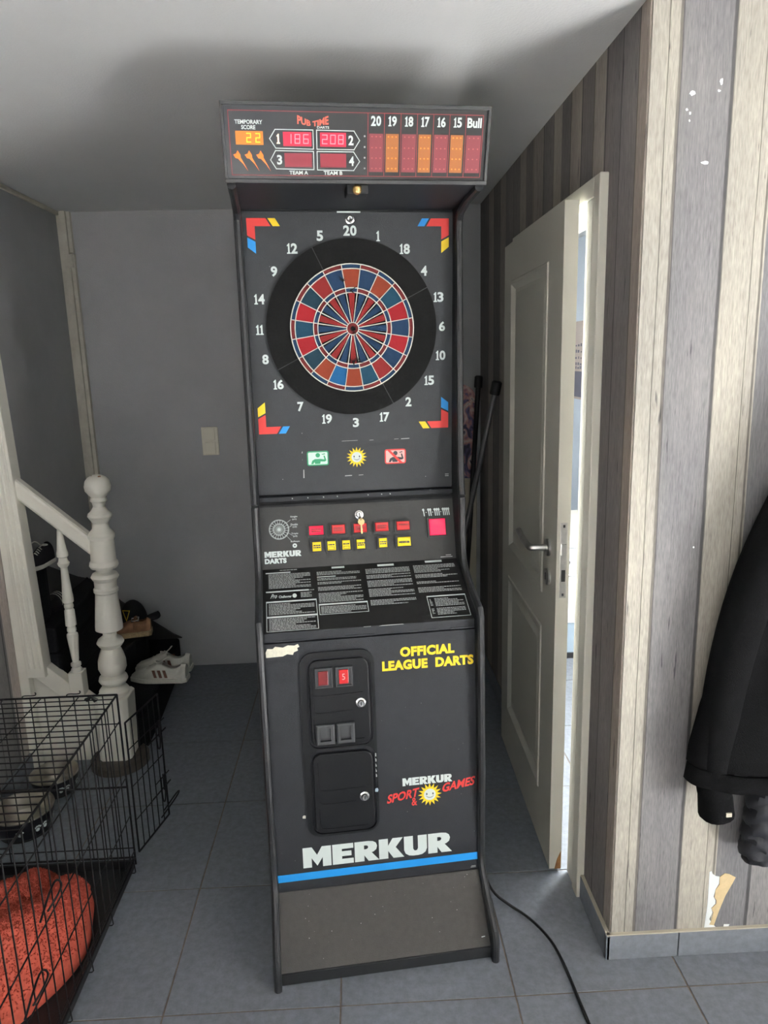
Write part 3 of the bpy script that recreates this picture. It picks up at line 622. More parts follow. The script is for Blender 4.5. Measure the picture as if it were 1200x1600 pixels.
# ------------------------------------------------------------------ orange fleece blanket
def hsh(x, y):
    from mathutils import noise
    return noise.noise(Vector((x, y, 3.1)))
from mathutils import noise as NZ
bl_ = thing('fleece_blanket', 'crumpled fluffy orange fleece blanket inside the wire crate', 'blanket', (-1.02, 1.60, .015))
NXB, NYB = 90, 110
def bl_pt(i, j):
    u = i/(NXB-1)*2-1; v = j/(NYB-1)*2-1
    ang = math.atan2(v, u); rad = math.hypot(u, v)
    # map square to blob
    k = max(abs(u), abs(v)); 
    if rad > 1e-6: u2, v2 = u/rad*k, v/rad*k
    else: u2, v2 = 0, 0
    edge = 1+.06*math.sin(3*ang+.7)+.04*math.sin(7*ang)
    x = u2*.205*edge-.035+.135*v2-.03*v2*v2; y = v2*.40*edge
    ph = (x*1.0-y*.42)*36+1.6*NZ.noise(Vector((x*3.5, y*3.5, 0)))
    fold = .095*(abs(math.sin(ph*.5))**.6-.6) + .05*NZ.noise(Vector((x*6, y*6, 1)))
    prof = (1-k**4)**.5 if k < 1 else 0
    h = prof*(.150+.045*math.exp(-((v2-.05)/.4)**2)+fold)+.004
    r2 = .006*NZ.noise(Vector((x*60, y*60, 2)))+.003*NZ.noise(Vector((x*130, y*130, 2)))
    return (x, y, max(.002, h+r2*prof))
P = [[bl_pt(i, j) for j in range(NYB)] for i in range(NXB)]
bo = obj('body', MB().grid(P), 'fleece', bl_, smooth=2)
fm = MB(); rr = random.Random(3)
for _ in range(24000):
    i = rr.randrange(1, NXB-2); j = rr.randrange(1, NYB-2); a, b, c = Vector(P[i][j]), Vector(P[i+1][j]), Vector(P[i][j+1])
    n_ = (b-a).cross(c-a)
    if n_.length < 1e-9: continue
    n_.normalize(); 
    if n_.z < 0: n_ = -n_
    p = a+(b-a)*rr.random()+(c-a)*rr.random(); d = (n_+Vector((rr.uniform(-.8, .8), rr.uniform(-.8, .8), rr.uniform(-.3, .3)))).normalized()*rr.uniform(.003, .0065)
    s_ = d.cross(Vector((rr.random(), rr.random(), .3))).normalized()*.0016
    s2 = d.cross(s_).normalized()*.0018; s_ = s_*1.1; fm.add([p-s_-s2*.6, p+s_-s2*.6, p+s2*1.2, p+d], [(0, 1, 3), (1, 2, 3), (2, 0, 3)])
mt = MATS['fleece_tip']; nt_ = mt.node_tree; tb = nt_.nodes.new('ShaderNodeBsdfTranslucent'); tb.inputs[0].default_value = (.52, .12, .08, 1); mx = nt_.nodes.new('ShaderNodeMixShader'); mx.inputs[0].default_value = .5
nt_.links.new(nt_.nodes['Principled BSDF'].outputs[0], mx.inputs[1]); nt_.links.new(tb.outputs[0], mx.inputs[2]); nt_.links.new(mx.outputs[0], nt_.nodes['Material Output'].inputs[0])
pl_ = obj('pile', fm, 'fleece_tip', bl_, recalc=False); pl_['kind'] = 'stuff'

# ------------------------------------------------------------------ dog bowls
def paw(parent, r, ang, z, s):
    for dx, dz, q in ((0, -.004, .0075), (-.009, .006, .004), (-.003, .010, .004), (.004, .010, .004), (.010, .006, .004)):
        a = ang+dx*s/r; zz = z+dz*s; rr_ = r+(zz-.035)*.16+.0012
        m = MB(); vs = []
        for k in range(10):
            t = 2*math.pi*k/10; a2 = a+q*s*math.cos(t)/r; z2 = zz+q*s*math.sin(t); r3 = r+(z2-.035)*.16+.0008
            vs.append((r3*math.cos(a2), r3*math.sin(a2), z2))
        m.add(vs, [tuple(range(10))]); obj('paw_print', m, 'print_white', parent)
def bowl(label, loc, rz, s=1.0):
    t = thing('dog_bowl', label, 'bowl', loc, rz, 'paw print dog bowls'); r = .086*s
    # flared shell, steel inside
    obj('shell', MB().lathe([(0, r*.80), (.004, r*.84), (.035*s, r*.95), (.070*s, r*1.03), (.0725*s, r*1.03)], n=40, caps=False), 'bowl_black', t, smooth=True)
    obj('liner', MB().lathe([(.072*s, r*1.055), (.076*s, r*1.05), (.074*s, r*.99), (.05*s, r*.93), (.025*s, r*.86), (.016*s, r*.74), (.016*s, .001)], n=40, caps=False), 'bowl_steel', t, smooth=True)
    obj('foot_ring', MB().lathe([(0, r*.84), (.006, r*.87), (.008, r*.84)], n=40), 'rubber', t, smooth=True)
    for a in (-1.75, -1.15, -.85, -.25): paw(t, r*.955, a, .036*s, .95)
    return t
bowl('black dog bowl with paw prints and steel liner, against the white stair panel', (-1.222, 2.575, .001), .2, 1.0)
bowl('black dog bowl with paw prints and steel liner, just behind the crate', (-1.235, 2.335, .001), .45, 1.16)

# ------------------------------------------------------------------ coats on the right wall
hk = thing('coat_rack', 'dark coat hooks on a board high on the plank wallpaper', 'coat rack', (1.12, YF-.004, 1.52))
obj('board', boxes(((-.03, -.015, -.03), (.5, 0, .04))), 'bare_wood', hk, bevel=.003)
for x in (.02, .22): obj('hook', MB().tube(chaikin([(x, -.012, .0), (x, -.06, -.01), (x, -.075, .02)], 2), .006, 8), 'steel', hk, smooth=True)
sw_ = thing('sweater', 'black sweatshirt hanging over a quilted jacket on the plank wallpaper', 'sweatshirt', (1.105, YF-.045, .585))
def side_l(z):  # left edge offset from centre
    return _interp([(0, -.333), (.043, -.327), (.06, -.330), (.2, -.302), (.41, -.236), (.61, -.170), (.80, -.10), (.93, -.05), (1, -.02)], z/.95 if False else z)
def swx(s, z):
    l = side_l(z); r_ = .32-.30*max(0, (z-.3))/.65*.8
    cx = (l+r_)/2; hw = (r_-l)/2; a = math.pi*(1-s)
    fold = .012*math.sin(s*16+z*3)+.008*math.sin(s*31-z*7)
    skew = -.035*s   # hem drops to the right
    depth = .075+.03*(1-abs(2*s-1))
    return (cx+hw*math.cos(a)*1.0, -.028-depth*math.sin(a)**.8-fold*math.sin(a), z+(skew*(1-z)))
rowsS = [[swx(s/30, z) for s in range(31)] for z in [0, .012, .043, .046]+[.046+.9*k/24 for k in range(1, 25)]]
body = MB().grid(rowsS[3:]); bo_ = obj('body', body, 'knit_black', sw_, smooth=True); bo_.modifiers.new('t', 'SOLIDIFY').thickness = .008
hem = MB().grid([[(x*1.0, y*1.04-.002, z) for x, y, z in r_] for r_ in rowsS[:3]]); h_ = obj('ribbed_hem', hem, 'knit_black', sw_, smooth=True); h_.modifiers.new('t', 'SOLIDIFY').thickness = .010
slv = chaikin([(-.05, -.05, .85), (-.13, -.045, .68), (-.20, -.04, .50), (-.243, -.04, .30), (-.262, -.042, .10), (-.262, -.045, -.02), (-.258, -.046, -.045)], 2)
obj('sleeve', MB().tube(slv, [.06-.022*i/(len(slv)-1) for i in range(len(slv))], 14), 'knit_black', sw_, smooth=True)
obj('cuff', MB().tube([(-.259, -.046, -.030), (-.258, -.047, -.045), (-.252, -.048, -.095), (-.251, -.048, -.100)], [.037, .040, .042, .036], 16), 'knit_black', sw_, smooth=True)
obj('woven_label', boxes(((-.250, -.0905, -.076), (-.236, -.086, -.066))), 'tape', sw_)
pj = thing('puffer_jacket', 'dark navy quilted puffer jacket sleeve hanging below the black sweatshirt', 'jacket', (1.16, YF-.006, .33))
rows = []
for k in range(61):
    t = k/60; z = .62*t; c = Vector((-.165+.0*t+.05*(1-t)**2*0+.03*math.sin(t*2), -.055, z)); rad = .052+.016*t
    row = []
    for a_ in range(28):
        a = 2*math.pi*a_/28; ch = abs(math.sin((z*22+.8*abs(math.sin(a*1.5)))*math.pi/1.0))**.5
        r_ = rad*(.76+.26*ch)*(1.0 if t > .03 else .8); row.append((c.x+r_*math.cos(a)*1.15, c.y+r_*math.sin(a)*.75, c.z))
    rows.append(row)
mb = MB(); a_, b_ = len(rows), 28; fs = []
for i in range(a_-1):
    for k in range(b_): fs.append((i*b_+k, i*b_+(k+1) % b_, (i+1)*b_+(k+1) % b_, (i+1)*b_+k))
fs.append(tuple(range(b_))[::-1]); mb.add([q for r_ in rows for q in r_], fs); obj('sleeve', mb, 'puffer', pj, smooth=True)
rows = []
for k in range(41):
    t = k/40; z = .10+1.0*t; hw = .17*(1-.6*t); row = []
    for s in range(21):
        a = math.pi*s/20; q = abs(math.sin(z*20*math.pi/1.4+.5*math.sin(s)))**.5
        row.append((.06-hw*math.cos(a), -.012-(.045+.012*q)*math.sin(a), z))
    rows.append(row)
obj('body', MB().grid(rows), 'puffer', pj, smooth=True)

# ------------------------------------------------------------------ electronic dart machine
MA, ML = .10276, .003816
dm = thing('dart_machine', 'tall black coin operated electronic dart machine standing in the hallway', 'dart machine')
Um = Vector((math.cos(MA), math.sin(MA), 0)); Vm = Vector((-math.sin(MA), math.cos(MA), 0)); Zm = Vector((0, 0, 1))
Ul = math.cos(ML)*Um - math.sin(ML)*Zm; Zl = math.sin(ML)*Um + math.cos(ML)*Zm
dm.matrix_world = Matrix(((Ul.x, Vm.x, Zl.x, .0332), (Ul.y, Vm.y, Zl.y, 1.6314), (Ul.z, Vm.z, Zl.z, .0015), (0, 0, 0, 1)))
PAN = dict(kick=(.007, .035, .139, .174), front=(.139, .174, .185, .894), rules=(.186, .915, .391, 1.028), btn=(.391, 1.028, .442, 1.204), dart=(.448, 1.231, .421, 2.0), hdr=(.176, 2.013, .134, 2.168))
def PP(pan, u, t, h=0):
    va, za, vb, zb = PAN[pan]; L = math.hypot(vb-va, zb-za); tv, tz = (vb-va)/L, (zb-za)/L
    return (u, va+tv*t-tz*h, za+tz*t+tv*h)
def slab(name, pan, u0, u1, t0, t1, h0, h1, m, parent, bevel=0):
    return obj(name, MB().hexa([PP(pan, *q, h0) for q in ((u0, t0), (u1, t0), (u1, t1), (u0, t1))], [PP(pan, *q, h1) for q in ((u0, t0), (u1, t0), (u1, t1), (u0, t1))]), m, parent, bevel=bevel)
def decal(name, pan, pts, m, parent, h=.0006):
    return obj(name, MB().add([PP(pan, u, t, h) for u, t in pts], [tuple(range(len(pts)))]), m, parent, recalc=False)
def prism(name, pan, pts, h0, h1, m, parent, bevel=0):
    return obj(name, MB().hexa([PP(pan, u, t, h0) for u, t in pts], [PP(pan, u, t, h1) for u, t in pts]), m, parent, bevel=bevel)
def rrect(u0, u1, t0, t1, r, n=5):
    out = []
    for cx, cy, a0 in ((u1-r, t1-r, 0), (u0+r, t1-r, 90), (u0+r, t0+r, 180), (u1-r, t0+r, 270)):
        for k in range(n+1): a = math.radians(a0+90*k/n); out.append((cx+r*math.cos(a), cy+r*math.sin(a)))
    return out
# text -> flat mesh
_tc = {}
def text_geo(s, bold=.0, serif=False):
    k = (s, bold, serif)
    if k in _tc: return _tc[k]
    cu = bpy.data.curves.new('lettering', 'FONT'); cu.body = s; cu.size = 1; cu.offset = bold; cu.resolution_u = 3; cu.space_character = 1.07 if bold > .045 else 1; cu.fill_mode = 'FRONT'
    o = bpy.data.objects.new('lettering', cu); C.objects.link(o)
    dg = bpy.context.evaluated_depsgraph_get(); me = bpy.data.meshes.new_from_object(o.evaluated_get(dg))
    v = [(p.co.x, p.co.y) for p in me.vertices]; f = [tuple(p.vertices) for p in me.polygons]
    bpy.data.objects.remove(o); bpy.data.curves.remove(cu); bpy.data.meshes.remove(me)
    _tc[k] = (v, f); return v, f
def curve_geo(splines):
    cu = bpy.data.curves.new('lettering', 'CURVE'); cu.dimensions = '2D'; cu.fill_mode = 'BOTH'
    for sp in splines:
        s = cu.splines.new('POLY'); s.points.add(len(sp)-1)
        for p, q in zip(s.points, sp): p.co = (q[0], q[1], 0, 1)
        s.use_cyclic_u = True
    o = bpy.data.objects.new('lettering', cu); C.objects.link(o); dg = bpy.context.evaluated_depsgraph_get(); me = bpy.data.meshes.new_from_object(o.evaluated_get(dg))
    v = [(p.co.x, p.co.y) for p in me.vertices]; f = [tuple(p.vertices) for p in me.polygons]
    bpy.data.objects.remove(o); bpy.data.curves.remove(cu); bpy.data.meshes.remove(me); return v, f
def place(name, geo, pan, box, m, parent, h=.0008, shear=0, slope=0, warp=None):
    v, f = geo; x0 = min(p[0] for p in v); x1 = max(p[0] for p in v); y0 = min(p[1] for p in v); y1 = max(p[1] for p in v)
    u0, u1, t0, t1 = box; P = []
    for x, y in v:
        a = (x-x0)/max(1e-6, x1-x0); b = (y-y0)/max(1e-6, y1-y0)
        if warp: a, b = warp(a, b)
        u = u0+(u1-u0)*a+shear*b*(t1-t0); t = t0+(t1-t0)*b+slope*(u-u0); P.append(PP(pan, u, t, h))
    return obj(name, MB().add(P, f), m, parent, recalc=False)
def text(name, s, pan, box, m, parent, bold=.02, **k): return place(name, text_geo(s, bold), pan, box, m, parent, **k)
# heavy block letters of the wordmark
GL = {'M': (1.12, [[(0, 0), (0, 1), (.36, 1), (.56, .60), (.76, 1), (1.12, 1), (1.12, 0), (.78, 0), (.78, .46), (.56, .06), (.34, .46), (.34, 0)]]),
      'E': (.84, [[(0, 0), (0, 1), (.84, 1), (.84, .75), (.38, .75), (.38, .635), (.76, .635), (.76, .385), (.38, .385), (.38, .25), (.84, .25), (.84, 0)]]),
      'R': (.98, [[(0, 0), (0, 1), (.56, 1), (.74, .97), (.86, .88), (.91, .72), (.87, .55), (.76, .45), (.68, .42), (.98, 0), (.55, 0), (.38, .30), (.38, 0)], [(.38, .60), (.47, .60), (.53, .64), (.55, .70), (.53, .76), (.47, .79), (.38, .79)]]),
      'K': (1.02, [[(0, 0), (0, 1), (.37, 1), (.37, .64), (.56, 1), (.98, 1), (.68, .54), (1.02, 0), (.58, 0), (.37, .38), (.37, 0)]]),
      'U': (.94, [[(0, 1), (.37, 1), (.37, .36), (.41, .27), (.47, .245), (.53, .27), (.57, .36), (.57, 1), (.94, 1), (.94, .32), (.88, .14), (.74, .03), (.58, 0), (.36, 0), (.20, .03), (.06, .14), (0, .32)]])}
def merkur_geo():
    sp = []; x = 0
    for ch in 'MERKUR':
        w_, s_ = GL[ch]
        for q in s_: sp.append([(a+x, b) for a, b in q])
        x += w_+(.0 if ch in 'RK' else .05)
    return curve_geo(sp)
MERK = merkur_geo()

# --- cabinet
SIDE = [(-.008, 0), (-.006, .065), (.0, .082), (.07, .130), (.128, .176), (.139, .195), (.141, .25), (.141, .49), (.155, .85), (.160, .925), (.170, .945), (.241, .970), (.322, 1.012), (.342, 1.035), (.350, 1.062), (.357, 1.105), (.362, 1.217), (.370, 1.24), (.384, 1.393), (.394, 1.945), (.390, 1.972), (.372, 1.989), (.30, 2.003), (.19, 2.010), (.19, 2.03), (.72, 2.03), (.72, 0)]
SIDE_UP = [p for p in SIDE if p[1] >= 1.217] ; 
for s_ in (-1, 1):
    o_, i_ = s_*.3025, s_*.2835
    sp = obj('side_panel', MB().hexa([(o_, v, z) for v, z in SIDE], [(i_, v, z) for v, z in SIDE]), 'cabinet_black', dm)
    edge = [(s_*.293, v, z) for v, z in SIDE[:17]]; edge2 = [(s_*.293, v, z) for v, z in [(.3625, 1.2215)]+SIDE[17:24]]
    obj('edge_molding', MB().tube(edge, .0105, 10), 'molding', sp, smooth=True); obj('edge_molding', MB().tube(edge2, .0105, 10), 'molding', sp, smooth=True)
BODY = [(.03, .0), (.03, .03), (.155, .178), (.20, .895), (.40, 1.012), (.458, 1.205), (.464, 1.24), (.438, 1.995), (.438, 2.03), (.715, 2.03), (.715, 0)]
obj('cabinet_body', MB().hexa([(-.284, v, z) for v, z in BODY], [(.284, v, z) for v, z in BODY]), 'cabinet_black', dm)
obj('plinth', boxes(((-.2835, .004, 0), (.2835, .05, .034))), 'cabinet_black', dm, bevel=.002)
kp = slab('kick_panel', 'kick', -.2835, .2835, .0, .190, -.012, 0, 'panel_kick', dm)
rs = random.Random(11)
for _ in range(30):
    u, t = rs.uniform(-.25, .25), rs.uniform(.02, .18); a = rs.uniform(.0004, .0011)
    decal('scuff', 'kick', [(u-a, t-a*.8), (u+a*rs.uniform(.7, 2), t-a*.5), (u+a*.5, t+a), (u-a*.8, t+a*.7)], 'scuff', kp)
decal('scuff', 'kick', [(.262, .022), (.272, .023), (.272, .025), (.262, .024)], 'print_white', kp)
fp = slab('front_panel', 'front', -.2835, .2835, .0, .712, -.012, 0, 'panel_front', dm)
decal('blue_stripe', 'front', [(-.2835, .028), (.2835, .030), (.2835, .052), (-.2835, .050)], 'print_blue', fp)
place('wordmark', MERK, 'front', (-.212, .208, .064, .124), 'print_white', fp, h=.0009)
place('wordmark', MERK, 'front', (.072, .213, .276, .299), 'print_white', fp, h=.0009)
text('lettering', 'OFFICIAL', 'front', (.076, .226, .649, .677), 'print_yellow', fp, .055)
text('lettering', 'LEAGUE  DARTS', 'front', (.026, .279, .613, .641), 'print_yellow', fp, .055)
text('lettering', 'SPORT', 'front', (.026, .114, .228, .254), 'print_red', fp, .03, slope=.15, shear=.2)
text('lettering', 'GAMES', 'front', (.182, .275, .245, .271), 'print_red', fp, .03, slope=.15, shear=.2)
text('lettering', '&', 'front', (.096, .112, .215, .239), 'print_red', fp, .02)
def sun(pan, cu, ct, R, parent):
    e = bpy.data.objects.new('sun_emblem', None); C.objects.link(e); e.parent = parent
    pts = []
    for k in range(32):
        a = math.pi/2+2*math.pi*k/32; r = R if k % 2 == 0 else R*.62; pts.append((cu+r*math.cos(a), ct+r*math.sin(a)))
    circ = lambda x, y, r, n=20: [(x+r*math.cos(2*math.pi*k/n), y+r*math.sin(2*math.pi*k/n)) for k in range(n)]
    M_ = MB(); c = len(pts); M_.add([PP(pan, cu, ct, .0012)]+[PP(pan, u, t, .0012) for u, t in pts], [(0, 1+k, 1+(k+1) % c) for k in range(c)]); o = obj('sun_emblem', M_, 'print_yellow', parent, recalc=False)
    decals = MB(); decals.add([PP(pan, u, t, .0018) for u, t in circ(cu, ct, R*.5)], [tuple(range(20))], 0)
    for sx in (-.26, .26): decals.add([PP(pan, u, t, .0024) for u, t in [(cu+R*sx+R*.055*math.cos(2*math.pi*k/10), ct+R*.07+R*.10*math.sin(2*math.pi*k/10)) for k in range(10)]], [tuple(range(10))], 1)
    arc = [(cu+R*.34*math.cos(a), ct+R*.02+R*.30*math.sin(a)) for a in [math.pi*(1.15+.7*k/10) for k in range(11)]]
    arc2 = [(u, t+R*.045) for u, t in arc]
    decals.add([PP(pan, u, t, .0024) for u, t in arc+arc2[::-1]], [(k, k+1, 20-k, 21-k) for k in range(10)], 1)
    bpy.data.objects.remove(e)
    tmp = obj('sun_disc', decals, ['print_white', 'print_dark'], parent, recalc=False); return o
sun('front', .148, .244, .034, fp)
# torn sticker
decal('torn_sticker', 'front', [(-.280, .676), (-.281, .690), (-.276, .700), (-.262, .699), (-.255, .705), (-.235, .701), (-.222, .706), (-.205, .704), (-.196, .708), (-.192, .700), (-.198, .697), (-.196, .690), (-.207, .686), (-.21, .679), (-.225, .682), (-.236, .677)], 'print_cream', fp)
for _ in range(46):
    u, t = rs.uniform(-.275, .275), rs.uniform(.07, .70); a = rs.uniform(.0004, .0011); L = rs.choice((1, 1, 1, 5, 9)); th = rs.uniform(0, 3.1)
    du, dt = a*L*math.cos(th), a*L*math.sin(th); decal('scratch', 'front', [(u-du, t-dt-a*.5), (u+du, t+dt-a*.5), (u+du, t+dt+a*.5), (u-du, t-dt+a*.5)], 'molding' if L > 1 else 'scuff', fp)
decal('paint_chip', 'front', [(-.207, .212), (-.199, .211), (-.198, .219), (-.203, .221), (-.207, .218)], 'paint_chip', fp, h=.0008)
decal('small_print', 'front', [(.262, .006), (.277, .006), (.277, .0075), (.262, .0075)], 'scuff', fp); decal('small_print', 'front', [(.264, .0095), (.277, .0095), (.277, .011), (.264, .011)], 'scuff', fp)

# --- coin door
cd_out = rrect(-.195, .004, .156, .682, .036); cd_in = [rrect(-.178, -.006, .412, .666, .026), rrect(-.179, -.003, .163, .408, .026)]
cg = curve_geo([cd_out]+cd_in); cm = MB().add([PP('front', u, t, .0065) for u, t in cg[0]], cg[1])
for ring_ in [cd_out]+cd_in:
    n_r = len(ring_); cm.add([PP('front', u, t, .0002) for u, t in ring_]+[PP('front', u, t, .0065) for u, t in ring_], [(k, (k+1) % n_r, n_r+(k+1) % n_r, n_r+k) for k in range(n_r)])
cd = obj('coin_door_frame', cm, 'coin_metal', dm, weld=True)
def dished(name, u0, u1, t0, t1, r, h, parent):
    return prism(name, 'front', rrect(u0, u1, t0, t1, r), .0002, h, 'coin_metal', parent, bevel=.003)
ud = dished('upper_door', -.172, -.012, .418, .660, .023, .010, cd)
ld = dished('lower_door', -.173, -.010, .168, .398, .023, .014, cd)
def emboss(pts, h):
    return obj('embossed_line', MB().tube([PP('front', u, t, h) for u, t in chaikin([(a, b, 0) for a, b in pts], 2) for u, t in [(u, t)]] if False else [PP('front', q.x, q.y, h) for q in chaikin([(a, b, 0) for a, b in pts], 2)], .0016, 6), 'coin_metal', cd, smooth=True)
emboss([(-.165, .640), (-.165, .567), (-.155, .560), (-.03, .564)], .010); emboss([(-.162, .543), (-.162, .520), (-.152, .512), (-.06, .516)], .010); emboss([(-.165, .50), (-.165, .44), (-.155, .43), (-.03, .433)], .010)
emboss([(-.160, .375), (-.160, .300), (-.150, .291), (-.03, .295)], .014); emboss([(-.160, .275), (-.160, .262), (-.150, .253), (-.06, .256)], .014); emboss([(-.160, .240), (-.160, .190), (-.15, .180), (-.03, .182)], .014)
def bez(name, u0, u1, t0, t1, b, h0, h1, inner_m, mark=None):
    m = MB(); o4 = [(u0, t0), (u1, t0), (u1, t1), (u0, t1)]; i4 = [(u0+b, t0+b), (u1-b, t0+b), (u1-b, t1-b), (u0+b, t1-b)]; k4 = [(u0+b*.35, t0+b*.35), (u1-b*.35, t0+b*.35), (u1-b*.35, t1-b*.35), (u0+b*.35, t1-b*.35)]
    vs = [PP('front', *q, h0) for q in o4]+[PP('front', *q, h1-.002) for q in o4]+[PP('front', *q, h1) for q in k4]+[PP('front', *q, h1) for q in i4]+[PP('front', *q, h0+.001) for q in i4]
    fs = []
    for L in range(4):
        for k in range(4): fs.append((L*4+k, L*4+(k+1) % 4, (L+1)*4+(k+1) % 4, (L+1)*4+k))
    m.add(vs, fs, 0); m.add([PP('front', *q, h0+.0015) for q in i4], [(0, 1, 2, 3)], 1)
    return obj(name, m, ['coin_bezel', inner_m], cd, recalc=False)
for k, (a, b) in enumerate(((-.157, -.109), (-.102, -.055))):
    bez('coin_slot', a, b, .585, .641, .004, .010, .016, 'coin_bezel')
    slab('reject_button', 'front', a+.010, b-.012, .594, .632, .010, .0165, 'cap_dark_red' if k == 0 else 'cap_red', cd, bevel=.001)
    bez('coin_return', a-.002, b-.001, .427, .483, .010, .010, .020, 'dark_slot')
    slab('return_flap', 'front', a+.010, b-.011, .443, .472, .010, .013, 'coin_bezel', cd)
text('lettering', '5', 'front', (-.084, -.076, .605, .622), 'print_pink', cd, .0, h=.0172)
def lock(pan, u, t, r, h0, parent, name='lock'):
    m = MB(); rows = []
    for (h, rr_) in ((h0, r*1.45), (h0+.002, r*1.4), (h0+.003, r), (h0+.009, r*.95), (h0+.011, r*.8), (h0+.0105, .0004)):
        rows.append([PP(pan, u+rr_*math.cos(2*math.pi*k/20), t+rr_*math.sin(2*math.pi*k/20), h) for k in range(20)])
    vs = [q for r_ in rows for q in r_]; fs = [(i*20+k, i*20+(k+1) % 20, (i+1)*20+(k+1) % 20, (i+1)*20+k) for i in range(len(rows)-1) for k in range(20)]
    m.add(vs, fs, 0); s = r*.12; m.add([PP(pan, u+a, t+b, h0+.0117) for a, b in ((-s, -r*.45), (s, -r*.45), (s, r*.45), (-s, r*.45))], [(0, 1, 2, 3)], 1)
    return obj(name, m, ['chrome', 'dark_slot'], parent, smooth=True)
lock('front', -.036, .535, .0095, .010, cd); lock('front', -.036, .267, .0095, .014, cd)
for t in (.375, .36, .345, .33, .315): decal('paint_wear', 'front', [(-.002, t), (.001, t), (.001, t+.008*rs.random()+.002), (-.002, t+.01)], 'scuff', cd, h=.0068)
decal('paint_wear', 'front', [(-.006, .272), (.002, .271), (.004, .277), (.001, .283), (-.005, .281)], 'glass_blue', cd, h=.0072)
# --- hinged shelf with printed game rules
hs = slab('shelf_lip', 'front', -.2835, .2835, .716, .742, -.02, .001, 'panel_front', dm, bevel=.002)
for a, b in ((-.25, -.17), (-.07, .01), (.10, .18), (.215, .28)): slab('hinge_leaf', 'front', a, b, .7165, .7215, .0005, .0028, 'panel_front', hs)
decal('edge_wear', 'front', [(.02, .7405), (.09, .7405), (.085, .742), (.03, .742)], 'scuff', hs, h=.0014); decal('edge_wear', 'front', [(-.02, .741), (.0, .741), (.0, .742), (-.02, .742)], 'scuff', hs, h=.0014)
rp = slab('rules_panel', 'rules', -.2835, .2835, .0, .236, -.012, 0, 'panel_rules', dm)
rl = random.Random(5)
def para(name, u0, u1, t1, t0, lh=.0052, ragged=True, m='rules_print'):
    """block of fine print: one short dash per word"""
    mb = MB(); t = t1
    while t-lh*.5 > t0:
        u = u0; end = u1 if rl.random() > .35 or not ragged else u0+(u1-u0)*rl.uniform(.45, .95)
        while u < end:
            L = rl.uniform(.003, .010); e = min(u+L, end); mb.add([PP('rules', a, b, .0007) for a, b in ((u, t-lh*.58), (e, t-lh*.58), (e, t), (u, t))], [(0, 1, 2, 3)]); u = e+.0012
        t -= lh
    if mb.f:
        o = obj(name, mb, m, rp, recalc=False); o['kind'] = 'stuff'
def bar(u0, u1, t0, t1, m='print_white'): return decal('heading_bar', 'rules', [(u0, t0), (u1, t0), (u1, t1), (u0, t1)], m, rp, h=.0008)
def frame(u0, u1, t0, t1, b=.0016):
    m = MB()
    for a in ((u0, t0, u1, t0+b), (u0, t1-b, u1, t1), (u0, t0, u0+b, t1), (u1-b, t0, u1, t1)): m.add([PP('rules', x, y, .0009) for x, y in ((a[0], a[1]), (a[2], a[1]), (a[2], a[3]), (a[0], a[3]))], [(0, 1, 2, 3)])
    return obj('text_frame', m, 'print_white', rp, recalc=False)
para('fine_print', -.235, -.185, .229, .224); bar(-.275, -.205, .216, .220); para('fine_print', -.267, -.150, .213, .158); bar(-.275, -.157, .143, .1475)
para('fine_print', -.19, -.142, .146, .141, .004); text('lettering', 'Challenger', 'rules', (-.240, -.205, .118, .130), 'print_white', rp, .02); text('lettering', 'Pro', 'rules', (-.263, -.247, .121, .137), 'print_white', rp, .01, shear=.3)
decal('round_mark', 'rules', [(-.197+.006*math.cos(k*.5236), .127+.008*math.sin(k*.5236)) for k in range(12)], 'print_white', rp); para('fine_print', -.180, -.150, .137, .115, .005)
frame(-.275, -.138, .003, .110); bar(-.274, -.139, .105, .110); bar(-.274, -.139, .050, .056); para('fine_print', -.268, -.145, .101, .061); para('fine_print', -.268, -.145, .047, .008)
bar(-.087, -.050, .222, .229); para('fine_print', -.131, -.008, .212, .196); bar(-.131, -.078, .190, .193)
para('fine_print', -.131, -.02, .186, .178); para('fine_print', -.131, -.008, .171, .160); para('fine_print', -.131, -.01, .152, .136); para('fine_print', -.131, -.008, .129, .092)
frame(-.133, .001, .050, .089); bar(-.132, .0, .084, .089); para('fine_print', -.128, -.004, .079, .055)
bar(.046, .094, .219, .227)
for a, b in ((.211, .192), (.186, .172), (.164, .140), (.132, .100), (.090, .068)): para('fine_print', .009, .137, a, b)
bar(.187, .237, .222, .230)
for a, b in ((.213, .184), (.176, .158), (.148, .135), (.125, .103)): para('fine_print', .149, .272, a, b)
frame(.167, .277, .011, .091); bar(.168, .276, .087, .091); para('fine_print', .187, .268, .081, .05); para('fine_print', .187, .268, .045, .018); para('fine_print', .173, .180, .079, .055); para('fine_print', .173, .180, .044, .022)
